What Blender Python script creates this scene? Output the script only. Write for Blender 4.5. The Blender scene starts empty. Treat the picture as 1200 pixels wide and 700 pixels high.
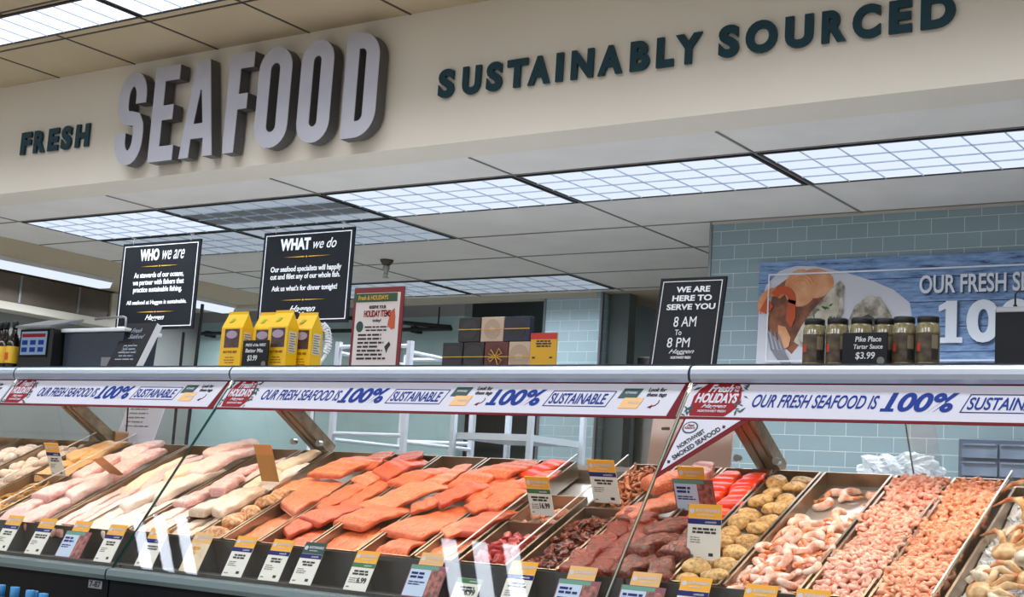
import bpy, bmesh, math, random
from mathutils import Vector, Matrix
R_ = random.Random(7)
SC = bpy.context.scene
COL = SC.collection
PI = math.pi

# ---------------------------------------------------------------- camera, world, exposure
cam_d = bpy.data.cameras.new('camera')
cam = bpy.data.objects.new('camera', cam_d)
COL.objects.link(cam)
cam_d.sensor_fit = 'HORIZONTAL'
cam_d.sensor_width = 36.0
cam_d.lens = 1679.14 / 1200 * 36.0
cam_d.clip_start = 0.05
cam_d.clip_end = 100
yaw, pitch, roll = -0.6093605, 0.1442304, 0.0649636
cy, sy, cp, sp = math.cos(yaw), math.sin(yaw), math.cos(pitch), math.sin(pitch)
fwd = Vector((sy * cp, cy * cp, sp))
rgt = Vector((cy, -sy, 0))
upv = rgt.cross(fwd)
r2 = rgt * math.cos(roll) + upv * math.sin(roll)
u2 = -rgt * math.sin(roll) + upv * math.cos(roll)
M = Matrix((r2, u2, -fwd)).transposed().to_4x4()
M.translation = Vector((0, 0, 0.9))
cam.matrix_world = M
SC.camera = cam

SC.view_settings.view_transform = 'Standard'
SC.view_settings.look = 'None'
SC.view_settings.exposure = 0.0
SC.view_settings.gamma = 1.0
SC.view_settings.use_curve_mapping = False

WORLD_STRENGTH = 0.3
FRONT_LAMP = 1.6      # glow of the lamp panels in front of the header
BACK_LAMP = 1.05        # glow of the two by four panels behind the header
FRONT_WATTS = 7.5     # light thrown down by each lamp in front of the header
STORE_WATTS = 105.0     # light of each added, unseen lamp over the shop aisle
BACK_WATTS = 17.0      # light of each panel behind the header
CASE_WATTS = 3.0      # warm light per metre of display case
world = bpy.data.worlds.new('store_air')
SC.world = world
world.use_nodes = True
bg = world.node_tree.nodes['Background']
bg.inputs[0].default_value = (0.95, 0.97, 1.0, 1)
bg.inputs[1].default_value = WORLD_STRENGTH

# ---------------------------------------------------------------- materials
def lin(c):
    return tuple(((v / 255) / 12.92 if v / 255 <= 0.04045 else ((v / 255 + 0.055) / 1.055) ** 2.4) for v in c)

def pm(name, c, rough=0.5, metal=0.0, var=0.0, vscale=8.0, bump=0.0, bscale=40.0, spec=0.5, c2=None, detail=3.0, sss=0.0, stretch=None, coat=0.0, lo=0.35, hi=0.65, bdist=0.02):
    m = bpy.data.materials.new(name)
    m.use_nodes = True
    nt = m.node_tree
    b = nt.nodes['Principled BSDF']
    b.inputs['Roughness'].default_value = rough
    b.inputs['Metallic'].default_value = metal
    b.inputs['Specular IOR Level'].default_value = spec
    if coat:
        b.inputs['Coat Weight'].default_value = coat
        b.inputs['Coat Roughness'].default_value = 0.15
    if sss:
        b.inputs['Subsurface Weight'].default_value = sss
        b.inputs['Subsurface Radius'].default_value = (0.01, 0.004, 0.002)
    l = lin(c)
    b.inputs['Base Color'].default_value = (*l, 1)
    if var or c2 or bump:
        tc = nt.nodes.new('ShaderNodeTexCoord')
        mp = nt.nodes.new('ShaderNodeMapping')
        if stretch:
            mp.inputs['Scale'].default_value = stretch
        nt.links.new(tc.outputs['Object'], mp.inputs[0])
    if var or c2:
        n = nt.nodes.new('ShaderNodeTexNoise')
        n.inputs['Scale'].default_value = vscale
        n.inputs['Detail'].default_value = detail
        nt.links.new(mp.outputs[0], n.inputs['Vector'])
        r = nt.nodes.new('ShaderNodeValToRGB')
        r.color_ramp.elements[0].position = lo
        r.color_ramp.elements[1].position = hi
        if c2:
            a, d = l, lin(c2)
        else:
            a = tuple(v * (1 - var) for v in l)
            d = tuple(min(1, v * (1 + var)) for v in l)
        r.color_ramp.elements[0].color = (*a, 1)
        r.color_ramp.elements[1].color = (*d, 1)
        nt.links.new(n.outputs[0], r.inputs[0])
        nt.links.new(r.outputs[0], b.inputs['Base Color'])
    if bump:
        n2 = nt.nodes.new('ShaderNodeTexNoise')
        n2.inputs['Scale'].default_value = bscale
        n2.inputs['Detail'].default_value = 4
        nt.links.new(mp.outputs[0], n2.inputs['Vector'])
        bp = nt.nodes.new('ShaderNodeBump')
        bp.inputs['Strength'].default_value = bump
        bp.inputs['Distance'].default_value = bdist
        nt.links.new(n2.outputs[0], bp.inputs['Height'])
        nt.links.new(bp.outputs[0], b.inputs['Normal'])
    return m

def emit(name, c, s):
    m = bpy.data.materials.new(name)
    m.use_nodes = True
    nt = m.node_tree
    nt.nodes.remove(nt.nodes['Principled BSDF'])
    e = nt.nodes.new('ShaderNodeEmission')
    e.inputs[0].default_value = (*lin(c), 1)
    e.inputs[1].default_value = s
    nt.links.new(e.outputs[0], nt.nodes['Material Output'].inputs[0])
    return m

def glass_mat(name, tint, k=1.0, rough=0.02, ior=1.5):
    m = bpy.data.materials.new(name)
    m.use_nodes = True
    nt = m.node_tree
    nt.nodes.remove(nt.nodes['Principled BSDF'])
    t = nt.nodes.new('ShaderNodeBsdfTransparent')
    t.inputs[0].default_value = (*lin(tint), 1)
    g = nt.nodes.new('ShaderNodeBsdfGlossy')
    g.inputs['Roughness'].default_value = rough
    lw = nt.nodes.new('ShaderNodeLayerWeight')
    lw.inputs['Blend'].default_value = 0.5
    p5 = nt.nodes.new('ShaderNodeMath'); p5.operation = 'POWER'; p5.inputs[1].default_value = 5.0
    nt.links.new(lw.outputs['Facing'], p5.inputs[0])
    f = nt.nodes.new('ShaderNodeMath'); f.operation = 'MULTIPLY_ADD'; f.inputs[1].default_value = 0.96; f.inputs[2].default_value = 0.04
    nt.links.new(p5.outputs[0], f.inputs[0])
    mu = nt.nodes.new('ShaderNodeMath')
    mu.operation = 'MULTIPLY'
    mu.inputs[1].default_value = k
    mx = nt.nodes.new('ShaderNodeMixShader')
    nt.links.new(f.outputs[0], mu.inputs[0])
    nt.links.new(mu.outputs[0], mx.inputs[0])
    nt.links.new(t.outputs[0], mx.inputs[1])
    nt.links.new(g.outputs[0], mx.inputs[2])
    nt.links.new(mx.outputs[0], nt.nodes['Material Output'].inputs[0])
    return m

def tile_mat(name, c1, c2, mortar, bw=0.1572, rh=0.0744, zoff=0.0, xoff=0.0, axis='X'):
    m = bpy.data.materials.new(name)
    m.use_nodes = True
    nt = m.node_tree
    b = nt.nodes['Principled BSDF']
    b.inputs['Roughness'].default_value = 0.35
    tc = nt.nodes.new('ShaderNodeTexCoord')
    se = nt.nodes.new('ShaderNodeSeparateXYZ')
    co = nt.nodes.new('ShaderNodeCombineXYZ')
    ax = nt.nodes.new('ShaderNodeMath'); ax.inputs[1].default_value = xoff
    az = nt.nodes.new('ShaderNodeMath'); az.inputs[1].default_value = zoff
    br = nt.nodes.new('ShaderNodeTexBrick')
    br.inputs['Scale'].default_value = 1.0
    br.inputs['Brick Width'].default_value = bw
    br.inputs['Row Height'].default_value = rh
    br.inputs['Mortar Size'].default_value = 0.0016
    br.inputs['Mortar Smooth'].default_value = 0.1
    br.inputs['Color1'].default_value = (*lin(c1), 1)
    br.inputs['Color2'].default_value = (*lin(c2), 1)
    br.inputs['Mortar'].default_value = (*lin(mortar), 1)
    nt.links.new(tc.outputs['Object'], se.inputs[0])
    nt.links.new(se.outputs[0 if axis == 'X' else 1], ax.inputs[0])
    nt.links.new(se.outputs[2], az.inputs[0])
    nt.links.new(ax.outputs[0], co.inputs[0])
    nt.links.new(az.outputs[0], co.inputs[1])
    nt.links.new(co.outputs[0], br.inputs['Vector'])
    nt.links.new(br.outputs['Color'], b.inputs['Base Color'])
    bp = nt.nodes.new('ShaderNodeBump')
    bp.inputs['Strength'].default_value = 0.4
    bp.inputs['Distance'].default_value = 0.004
    bp.invert = True
    nt.links.new(br.outputs['Fac'], bp.inputs['Height'])
    nt.links.new(bp.outputs[0], b.inputs['Normal'])
    return m

MT = {}
MT['outer_ceiling'] = pm('tan_ceiling_tile', (190, 172, 140), 0.9, var=0.04, vscale=3)
MT['tbar_dark'] = pm('dark_ceiling_grid_line', (70, 62, 52), 0.6)  # thin grid bars in dark brown
MT['header'] = pm('painted_bulkhead', (228, 220, 204), 0.75, var=0.015, vscale=2)
MT['inner_ceiling'] = pm('white_ceiling_tile', (232, 228, 222), 0.9, var=0.03, vscale=4)
MT['lid'] = pm('shade_tinted_drywall', (196, 178, 150), 0.9, var=0.04, vscale=2)  # brownish tint puts the left ceiling's shade into its colour
MT['tbar'] = pm('ceiling_grid_bar', (128, 124, 120), 0.5)
MT['wall_grey'] = pm('grey_wall_paint', (150, 152, 148), 0.8, var=0.05, vscale=1.5)
MT['wall_dark'] = pm('dark_green_grey_paint', (104, 114, 112), 0.7, var=0.06, vscale=1.2)
MT['floor'] = pm('polished_floor', (150, 145, 138), 0.4, var=0.06, vscale=2)
MT['tile'] = tile_mat('sage_subway_tile', (138, 160, 166), (144, 166, 172), (206, 216, 214), zoff=0.0010, xoff=0.0)
MT['tile_pillar'] = tile_mat('pale_blue_subway_tile', (172, 196, 202), (180, 203, 208), (226, 236, 240))
MT['tile_far'] = tile_mat('teal_subway_tile', (166, 192, 192), (172, 197, 197), (170, 192, 190))
MT['trim_metal'] = pm('brushed_trim', (150, 152, 155), 0.35, 0.8)
MT['beige_trim'] = pm('beige_trim_paint', (198, 192, 176), 0.7)
MT['steel'] = pm('stainless_steel', (178, 176, 172), 0.28, 0.95, var=0.05, vscale=30, stretch=(1, 30, 30))
MT['bar'] = pm('satin_aluminium', (182, 192, 206), 0.36, 0.9)
MT['black'] = pm('black_plastic', (13, 14, 16), 0.45)
MT['kick'] = pm('black_kick_panel', (5, 5, 7), 0.45, spec=0.2)
MT['dark_panel'] = pm('dark_grey_panel', (66, 66, 66), 0.5, var=0.08, vscale=6)
MT['tray'] = pm('tray_steel', (172, 152, 132), 0.33, 0.85, var=0.08, vscale=14)
MT['white'] = pm('white_plastic', (228, 230, 232), 0.4)
MT['paper'] = pm('white_print', (200, 199, 209), 0.55)
MT['green_letter'] = pm('deep_green_acrylic', (6, 56, 66), 0.4, spec=0.3)
MT['alu_face'] = pm('brushed_aluminium_face', (198, 198, 208), 0.45, 0.6, var=0.05, vscale=3)
MT['return'] = pm('dark_grey_return', (84, 82, 80), 0.5)
MT['red'] = pm('dark_red_print', (136, 18, 26), 0.6, spec=0.2)
MT['wine'] = pm('wine_red_line', (104, 10, 20), 0.6, spec=0.2)
MT['blue'] = pm('royal_blue_print', (16, 50, 130), 0.6, spec=0.2)
MT['navy'] = pm('navy_print', (30, 34, 104), 0.6, spec=0.2)
MT['orange_tag'] = pm('orange_print', (242, 170, 44), 0.5)
MT['peach_tag'] = pm('peach_print', (230, 178, 112), 0.5)
MT['tag_white'] = pm('cream_tag', (228, 223, 212), 0.5)
MT['tag_green'] = pm('green_print', (48, 110, 56), 0.5)
MT['dark_green'] = pm('dark_green_print', (24, 66, 60), 0.5)
MT['ink'] = pm('black_ink', (30, 30, 32), 0.6)
MT['grey_ink'] = pm('grey_ink', (120, 118, 114), 0.6)
MT['sign_black'] = pm('charcoal_sign', (15, 18, 24), 0.5, spec=0.3, var=0.15, vscale=6)
MT['chalk'] = pm('chalk_white', (226, 228, 230), 0.7)
MT['gold'] = pm('gold_print', (206, 160, 44), 0.4)
MT['glass'] = glass_mat('clear_glass', (254, 255, 254), 0.8)
MT['glass_edge'] = pm('green_glass_edge', (26, 74, 70), 0.1)
MT['acrylic'] = glass_mat('clear_acrylic', (250, 250, 250), 1.5, 0.08)
MT['acrylic_edge'] = pm('bright_acrylic_edge', (226, 222, 214), 0.2)
MT['lamp_blue'] = emit('cool_lamp_panel', (226, 238, 255), BACK_LAMP)
MT['lamp_dim'] = emit('dead_lamp_panel', (170, 180, 186), BACK_LAMP * 0.22)
MT['lamp_half'] = emit('weak_lamp_panel', (200, 214, 228), BACK_LAMP * 0.6)
MT['lamp_front'] = emit('front_lamp_panel', (232, 240, 255), FRONT_LAMP)
MT['lamp_case'] = emit('warm_case_tube', (255, 236, 205), 3.0)
MT['lamp_slat'] = emit('bright_lamp_slat', (232, 240, 255), 14.0)
MT['bumper'] = pm('grey_bumper_metal', (112, 126, 126), 0.45, 0.8)
MT['blade'] = pm('louvre_blade', (206, 220, 242), 0.4)

# ---------------------------------------------------------------- object helpers
def rootloc(p):
    v = Vector((0, 0, 0))
    while p is not None:
        v = v + p.location
        p = p.parent
    return v

class MB:
    """collects shapes in world coordinates, build() links them as ONE mesh object"""
    def __init__(self):
        self.v = []; self.f = []; self.m = []
    def add(self, vs, fs, mi=0):
        o = len(self.v)
        self.v += [Vector(p) for p in vs]
        self.f += [tuple(i + o for i in f) for f in fs]
        self.m += [mi] * len(fs)
        return self
    def box(self, a, b, mi=0):
        x0, y0, z0 = a; x1, y1, z1 = b
        return self.add([(x0, y0, z0), (x1, y0, z0), (x1, y1, z0), (x0, y1, z0), (x0, y0, z1), (x1, y0, z1), (x1, y1, z1), (x0, y1, z1)],
                        [(3, 2, 1, 0), (4, 5, 6, 7), (0, 1, 5, 4), (1, 2, 6, 5), (2, 3, 7, 6), (3, 0, 4, 7)], mi)
    def slab(self, o, u, v, n, mi=0):
        """box from corner o spanned by three vectors"""
        o, u, v, n = Vector(o), Vector(u), Vector(v), Vector(n)
        p = [o, o + u, o + u + v, o + v]
        return self.add(p + [q + n for q in p], [(3, 2, 1, 0), (4, 5, 6, 7), (0, 1, 5, 4), (1, 2, 6, 5), (2, 3, 7, 6), (3, 0, 4, 7)], mi)
    def prism(self, pts, n, mi=0):
        """extrude a planar polygon (world points) by n"""
        n = Vector(n); p = [Vector(q) for q in pts]; k = len(p)
        fs = [tuple(reversed(range(k))), tuple(range(k, 2 * k))]
        fs += [(i, (i + 1) % k, (i + 1) % k + k, i + k) for i in range(k)]
        return self.add(p + [q + n for q in p], fs, mi)
    def tube(self, path, r, k=8, mi=0, cap=True, r1=None):
        P = [Vector(p) for p in path]; n = len(P)
        rings = []; up = None
        for i in range(n):
            t = (P[min(i + 1, n - 1)] - P[max(i - 1, 0)]).normalized()
            if up is None:
                up = Vector((0, 0, 1)) if abs(t.z) < 0.9 else Vector((1, 0, 0))
            a = t.cross(up).normalized(); b = a.cross(t).normalized(); up = b
            rr = r if r1 is None else r + (r1 - r) * i / (n - 1)
            rings.append([P[i] + (a * math.cos(2 * PI * j / k) + b * math.sin(2 * PI * j / k)) * rr for j in range(k)])
        vs = [p for q in rings for p in q]
        fs = [(i * k + j, i * k + (j + 1) % k, (i + 1) * k + (j + 1) % k, (i + 1) * k + j) for i in range(n - 1) for j in range(k)]
        if cap:
            fs += [tuple(reversed(range(k))), tuple(range((n - 1) * k, n * k))]
        return self.add(vs, fs, mi)
    def lathe(self, o, prof, k=20, mi=0):
        """profile of (radius, z) turned about a vertical axis through o"""
        o = Vector(o); n = len(prof)
        vs = [o + Vector((r * math.cos(2 * PI * j / k), r * math.sin(2 * PI * j / k), z)) for r, z in prof for j in range(k)]
        fs = [(i * k + j, i * k + (j + 1) % k, (i + 1) * k + (j + 1) % k, (i + 1) * k + j) for i in range(n - 1) for j in range(k)]
        fs += [tuple(reversed(range(k))), tuple(range((n - 1) * k, n * k))]
        return self.add(vs, fs, mi)
    def build(self, name, mat, parent=None, smooth=False, bevel=0.0, loc=None):
        me = bpy.data.meshes.new(name)
        off = rootloc(parent) if parent is not None else Vector(loc if loc is not None else (0, 0, 0))
        me.from_pydata([tuple(p - off) for p in self.v], [], self.f)
        mats = mat if isinstance(mat, (list, tuple)) else [mat]
        for q in mats:
            me.materials.append(q)
        for i, p in enumerate(me.polygons):
            p.material_index = self.m[i]
            p.use_smooth = smooth
        if bevel:
            bm = bmesh.new(); bm.from_mesh(me)
            bmesh.ops.remove_doubles(bm, verts=bm.verts, dist=1e-6)
            es = [e for e in bm.edges if len(e.link_faces) == 2 and e.calc_face_angle() > 0.5]
            bmesh.ops.bevel(bm, geom=es, offset=bevel, segments=2, affect='EDGES', profile=0.5)
            bm.to_mesh(me); bm.free()
        me.update()
        ob = bpy.data.objects.new(name, me)
        COL.objects.link(ob)
        if parent is not None:
            ob.parent = parent
        elif loc is not None:
            ob.location = off
        return ob

def tag(o, label=None, cat=None, group=None, kind=None):
    if label:
        o['label'] = label
        n = len(label.split())
        if cat and not 4 <= n <= 16:
            print('LABEL LENGTH', n, label)
    if cat: o['category'] = cat
    if group: o['group'] = group
    if kind: o['kind'] = kind
    return o

def thing(name, label, cat, loc=(0, 0, 0), group=None):
    o = bpy.data.objects.new(name, None)
    o.empty_display_size = 0.05
    COL.objects.link(o)
    o.location = loc
    return tag(o, label, cat, group)

def lamp(parent, x, y, z, sx, sy_, watts, col, spread=170, tilt=0.0):
    """the light a fixture throws down"""
    l = bpy.data.lights.new('lamp', 'AREA'); l.shape = 'RECTANGLE'; l.size = sx; l.size_y = sy_
    l.energy = watts; l.color = lin(col); l.spread = math.radians(spread)
    o = bpy.data.objects.new('lamp', l); COL.objects.link(o)
    o.parent = parent
    o.location = Vector((x, y, z)) - rootloc(parent)
    o.rotation_euler = (tilt, 0, 0)
    return o

def struct(o, label=None, cat=None):
    o['kind'] = 'structure'
    if label: o['label'] = label
    if cat: o['category'] = cat
    return o

_tc = {}
def text_geo(s, bold, shear, spacing=1.0, lh=1.0, align='LEFT'):
    key = (s, bold, shear, spacing, lh, align)
    if key not in _tc:
        cu = bpy.data.curves.new('t', 'FONT')
        cu.body = s
        cu.offset = bold
        cu.shear = shear
        cu.space_character = spacing
        cu.space_line = lh
        cu.align_x = align
        cu.resolution_u = 5
        ob = bpy.data.objects.new('t', cu)
        me = ob.to_mesh()
        vs = [v.co.copy() for v in me.vertices]
        fs = [tuple(p.vertices) for p in me.polygons]
        ob.to_mesh_clear()
        bpy.data.objects.remove(ob)
        bpy.data.curves.remove(cu)
        xs = [v.x for v in vs]; ys = [v.y for v in vs]
        _tc[key] = (vs, fs, min(xs), max(xs), min(ys), max(ys))
    return _tc[key]

def flat_geo(mb, vs, fs, mi=0):
    """flat faces (with holes already filled) given a small thickness is not needed: they lie on their board"""
    mb.add(vs, fs, mi)

def solid(vs2, fs, place, thick):
    """turn a flat 2D mesh into a closed solid: place(x,y,h) -> world point"""
    n = len(vs2)
    V = [place(x, y, 0.0) for x, y in vs2] + [place(x, y, thick) for x, y in vs2]
    cnt = {}
    for f in fs:
        for i in range(len(f)):
            a, b = f[i], f[(i + 1) % len(f)]
            cnt[(a, b)] = cnt.get((a, b), 0) + 1
    F = [tuple(i + n for i in f) for f in fs]
    for (a, b) in cnt:
        if (b, a) not in cnt:
            F.append((a, b, b + n, a + n))
    return V, F

def text(mb, s, O, U, V, N, w=None, h=None, bold=0.0, shear=0.0, thick=0.0012, mi=0, spacing=1.0, lh=1.0, align='LEFT', anchor='l'):
    """lettering in the plane O + x U + y V, fitted into w x h (either may be None), raised by thick along N"""
    vs, fs, x0, x1, y0, y1 = text_geo(s, bold, shear, spacing, lh, align)
    sx = (w / (x1 - x0)) if w else None
    sy_ = (h / (y1 - y0)) if h else None
    if sx is None: sx = sy_
    if sy_ is None: sy_ = sx
    O, U, V, N = Vector(O), Vector(U), Vector(V), Vector(N)
    dx = -x0 if anchor == 'l' else (-(x0 + x1) / 2 if anchor == 'c' else -x1)
    v2 = [((v.x + dx) * sx, (v.y - y0) * sy_) for v in vs]
    VV, FF = solid(v2, fs, lambda x, y, hh: O + U * x + V * y + N * (hh + 0.0004), thick)
    mb.add(VV, FF, mi)
    return mb

def dashes(mb, O, U, V, N, w, rows, rh, fill=0.55, seed=0, thick=0.0006, mi=0, center=False):
    """small print too fine to read: short word-length bars in rows"""
    r = random.Random(seed)
    O, U, V, N = Vector(O), Vector(U), Vector(V), Vector(N)
    for k in range(rows):
        lw = w * r.uniform(0.6, 1.0)
        x = (w - lw) / 2 if center else 0
        end = x + lw
        while x < end - 0.002:
            ww = min(r.uniform(0.25, 0.7) * rh * 4, end - x)
            mb.slab(O + U * x - V * (k * rh) + N * 0.0004, U * ww, V * (rh * fill), N * thick, mi)
            x += ww + rh * 0.35
    return mb
# ---------------------------------------------------------------- the setting
CZ, OZ = 2.43, 3.05           # ceiling heights behind and in front of the header
HY0, HY1 = 4.754, 4.985
struct(MB().box((-16, -8, -0.1), (5, 12.5, 0)).build('floor', MT['floor']), 'grey shop floor', 'floor')
c = MB().box((-16, -3, OZ), (5, HY0, OZ + 0.1)).build('ceiling', MT['outer_ceiling'])
struct(c, 'tan tiled shop ceiling in front of the seafood sign', 'ceiling')
g = MB()
x = -5.19 - 0.61 * 17
while x < 4.9:
    g.box((x - 0.006, -3, OZ - 0.003), (x + 0.006, HY0, OZ + 0.001)); x += 0.61
for y in (4.31, 3.92, 3.31, 2.70, 2.09, 1.48, 0.87, 0.26, -0.35, -0.96, -1.57, -2.18):
    g.box((-16, y - 0.006, OZ - 0.003), (5, y + 0.006, OZ + 0.001))
g.build('ceiling_grid', MT['tbar_dark'], c)

h = MB().box((-16, HY0, CZ), (5, HY1, OZ + 0.1)).build('wall_front', MT['header'])
struct(h, 'cream bulkhead carrying the seafood sign letters', 'wall')

c2 = MB().box((-8.03, HY1, CZ), (4, 8.49, CZ + 0.1)).build('ceiling', MT['inner_ceiling'])
struct(c2, 'white tiled ceiling over the seafood counter', 'ceiling')
X0, Y0 = -4.98318, 5.33293
g = MB()
for i in range(-2, 8):
    x = X0 + 1.22 * i
    g.box((x - 0.006, HY1 + 0.001, CZ - 0.004), (x + 0.006, 8.48, CZ + 0.002))
for j in range(0, 6):
    y = Y0 + 0.61 * j
    g.box((-8.02, y - 0.005, CZ - 0.004), (3.9, y + 0.005, CZ + 0.002))
g.build('ceiling_grid', MT['tbar'], c2)
struct(MB().box((-9.6, HY1, CZ - 0.003), (-8.03, 8.6, CZ + 0.1)).build('ceiling', MT['lid']), 'drywall ceiling tinted tan for shade over the left end of the counter', 'ceiling')

struct(MB().box((-3.355, 6.583, 0), (3.5, 8.49, CZ)).build('wall_back', MT['tile']), 'sage green subway tile wall behind the counter', 'wall')
struct(MB().box((-3.366, 6.575, 0), (-3.352, 6.60, CZ)).build('trim_1', MT['trim_metal']), 'thin metal corner strip of the tile wall', 'trim')
struct(MB().box((-3.352, 6.574, CZ - 0.012), (3.5, 6.583, CZ)).build('trim_2', MT['beige_trim']), 'thin ceiling moulding above the tile wall', 'trim')
p = MB().box((-5.63, 8.5, 0), (-5.17, 9.0, CZ)).build('wall_pillar', MT['tile_pillar'])
struct(p, 'pale blue tiled pillar at the back of the counter', 'pillar')
struct(MB().box((-5.645, 8.492, 0), (-5.628, 8.52, CZ)).box((-5.172, 8.492, 0), (-5.155, 8.52, CZ)).build('trim_3', MT['trim_metal']), 'metal edge strips of the tiled pillar', 'trim')
struct(MB().box((-10.2, 8.49, CZ - 0.035), (-5.2, 8.6, CZ + 0.1)).build('trim_4', MT['beige_trim']), 'beige edge trim at the back of the ceiling', 'trim')
struct(MB().box((-5.155, 8.6, 0), (-5.0, 8.7, CZ)).build('wall_jamb', MT['wall_dark']), 'dark jamb beside the tiled pillar', 'wall')
struct(MB().box((-13, 10.4, 0), (-3.0, 10.5, 3.0)).build('wall_passage', MT['wall_dark']), 'dark back wall seen left and right of the tiled pillar', 'wall')
struct(MB().box((-5.2, 8.49, CZ), (-3.0, 10.5, CZ + 0.1)).build('ceiling', MT['lid']), 'tan ceiling of the passage right of the pillar', 'ceiling')
# left back wall: teal tile below, grey paint above
struct(MB().box((-12, 8.8, 0), (-6.58, 8.9, 2.335)).build('wall_left', MT['tile_far']), 'teal tiled wall at the far left', 'wall')
struct(MB().box((-12, 8.8, 2.335), (-6.58, 8.9, 2.6)).build('wall_upper', MT['wall_grey']), 'grey painted band above the teal tile', 'wall')
struct(MB().box((-13, 8.6, 2.9), (-5.2, 10.5, 3.0)).build('ceiling', MT['wall_dark']), 'dark ceiling of the room behind the counter', 'ceiling')
struct(MB().box((-9.6, 4.985, 0), (-9.5, 8.8, 2.6)).build('wall_side', MT['wall_grey']), 'grey side wall at the far left', 'wall')

# ---------------------------------------------------------------- ceiling lamps
def troffer(x0, x1, y0, y1, z, label, group, rows, nx, frame_w=0.016, cat='ceiling light', name='ceiling_light', watts=None):
    t = thing(name, label, cat, ((x0 + x1) / 2, (y0 + y1) / 2, z), group)
    f = MB(); w = frame_w
    f.box((x0, y0, z - 0.008), (x1, y0 + w, z - 0.0005)).box((x0, y1 - w, z - 0.008), (x1, y1, z - 0.0005))
    f.box((x0, y0 + w, z - 0.008), (x0 + w, y1 - w, z - 0.0005)).box((x1 - w, y0 + w, z - 0.008), (x1, y1 - w, z - 0.0005))
    f.build('light_frame', MT['black'], t)
    n = len(rows); dy = (y1 - y0 - 2 * w) / n
    mats = []
    mb = MB()
    for k, r in enumerate(rows):
        if MT[r] not in mats: mats.append(MT[r])
        a = y0 + w + dy * k
        mb.box((x0 + w, a, z - 0.005), (x1 - w, a + dy, z - 0.001), mats.index(MT[r]))
    mb.build('lamp_panel', mats, t)
    b = MB()
    for k in range(1, n):
        a = y0 + w + dy * k
        b.box((x0 + w, a - 0.003, z - 0.010), (x1 - w, a + 0.003, z - 0.004))
    for k in range(1, nx):
        a = x0 + w + (x1 - x0 - 2 * w) * k / nx
        b.box((a - 0.002, y0 + w, z - 0.010), (a + 0.002, y1 - w, z - 0.004))
    b.build('louvre', MT['blade'], t)
    if watts: lamp(t, (x0 + x1) / 2, (y0 + y1) / 2, z - 0.022, x1 - x0 - 0.04, y1 - y0 - 0.04, watts, (236, 244, 255), 125)
    return t
B3 = ('lamp_blue',) * 4
cells = [(-2, 0, B3, 'leftmost lit ceiling panel of the row behind the header'),
         (-1, 0, ('lamp_half', 'lamp_dim', 'lamp_dim', 'lamp_half'), 'ceiling panel with a dead dark middle, above the hanging signs'),
         (0, 0, B3, 'lit ceiling panel right of the one with the dead middle'),
         (1, 0, B3, 'lit ceiling panel under the word sustainably'),
         (2, 0, B3, 'rightmost lit ceiling panel, above the tile wall'),
         (-2, 1, ('lamp_half',) * 3, 'ceiling panel hidden mostly behind the WHO we are sign'),
         (-1, 1, ('lamp_half',) * 3, 'ceiling panel behind the top of the WHAT we do sign'),
         (-2, 5, ('lamp_half',) * 3, 'far ceiling panel left of the sprinkler head line'),
         (-1, 5, ('lamp_half',) * 3, 'far ceiling panel in front of the tiled pillar')]
for i, j, rows, lab in cells:
    y = Y0 + 0.61 * j if j < 5 else Y0 + 0.61 * 4
    troffer(X0 + 1.22 * i + 0.012, X0 + 1.22 * (i + 1) - 0.012, y + 0.012, y + 0.598, CZ, lab, 'two by four ceiling lights behind the header', rows, 7, watts=BACK_WATTS * {'lamp_blue': 1.0, 'lamp_half': 0.6}[rows[0]])
troffer(-6.6, -5.4, 9.3, 9.9, 2.895, 'lamp added unseen to brighten the room behind the counter, above the back opening', 'lamps added in the back room', ('lamp_half',) * 3, 7, watts=5.0)  # unseen fixture added to lift the dark back room
k = 0
for i in range(-6, 8):
    x = -5.16 + 1.22 * i
    if x < 4:
        lab = {-1: 'narrow ceiling lamp at the top left corner', 0: 'narrow ceiling lamp above the word SEAFOOD'}.get(i, 'narrow ceiling lamp of the row in front of the sign, outside the photo')
        troffer(x + 0.006, x + 1.214, 3.945, 4.245, OZ, lab, 'one by four lamps in front of the sign', ('lamp_front',) * 1, 9, watts=FRONT_WATTS)
for xx in (-9.26, -6.82, -4.38, -1.94, 0.50):
    t = None if xx == -1.94 else thing('ceiling_light', 'three slatted lamp of the shop aisle ceiling, seen only as a reflection', 'ceiling light', (xx, 2.6, OZ), 'lamps over the shop aisle')
    if t: MB().box((xx - 0.30, 2.42, OZ - 0.008), (xx + 0.30, 2.84, OZ - 0.001)).build('light_frame', MT['black'], t)
    for k in range(3 if t else 0):
        MB().box((xx - 0.27 + 0.20 * k, 2.45, OZ - 0.012), (xx - 0.27 + 0.20 * k + 0.095, 2.81, OZ - 0.0085)).build('lamp_panel', MT['lamp_slat'], t)
    t = thing('ceiling_light', 'plain lamp added over the shop aisle for frontal light, out of view', 'ceiling light', (xx, 0.1, OZ), 'lamps over the shop aisle')  # added out of view to brighten the cases from the front
    MB().box((xx - 0.6, -0.2, OZ - 0.006), (xx + 0.6, 0.4, OZ - 0.001)).build('lamp_panel', MT['lamp_front'], t)
    lamp(t, xx, 0.1, OZ - 0.03, 1.16, 0.56, STORE_WATTS, (240, 245, 255))

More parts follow.
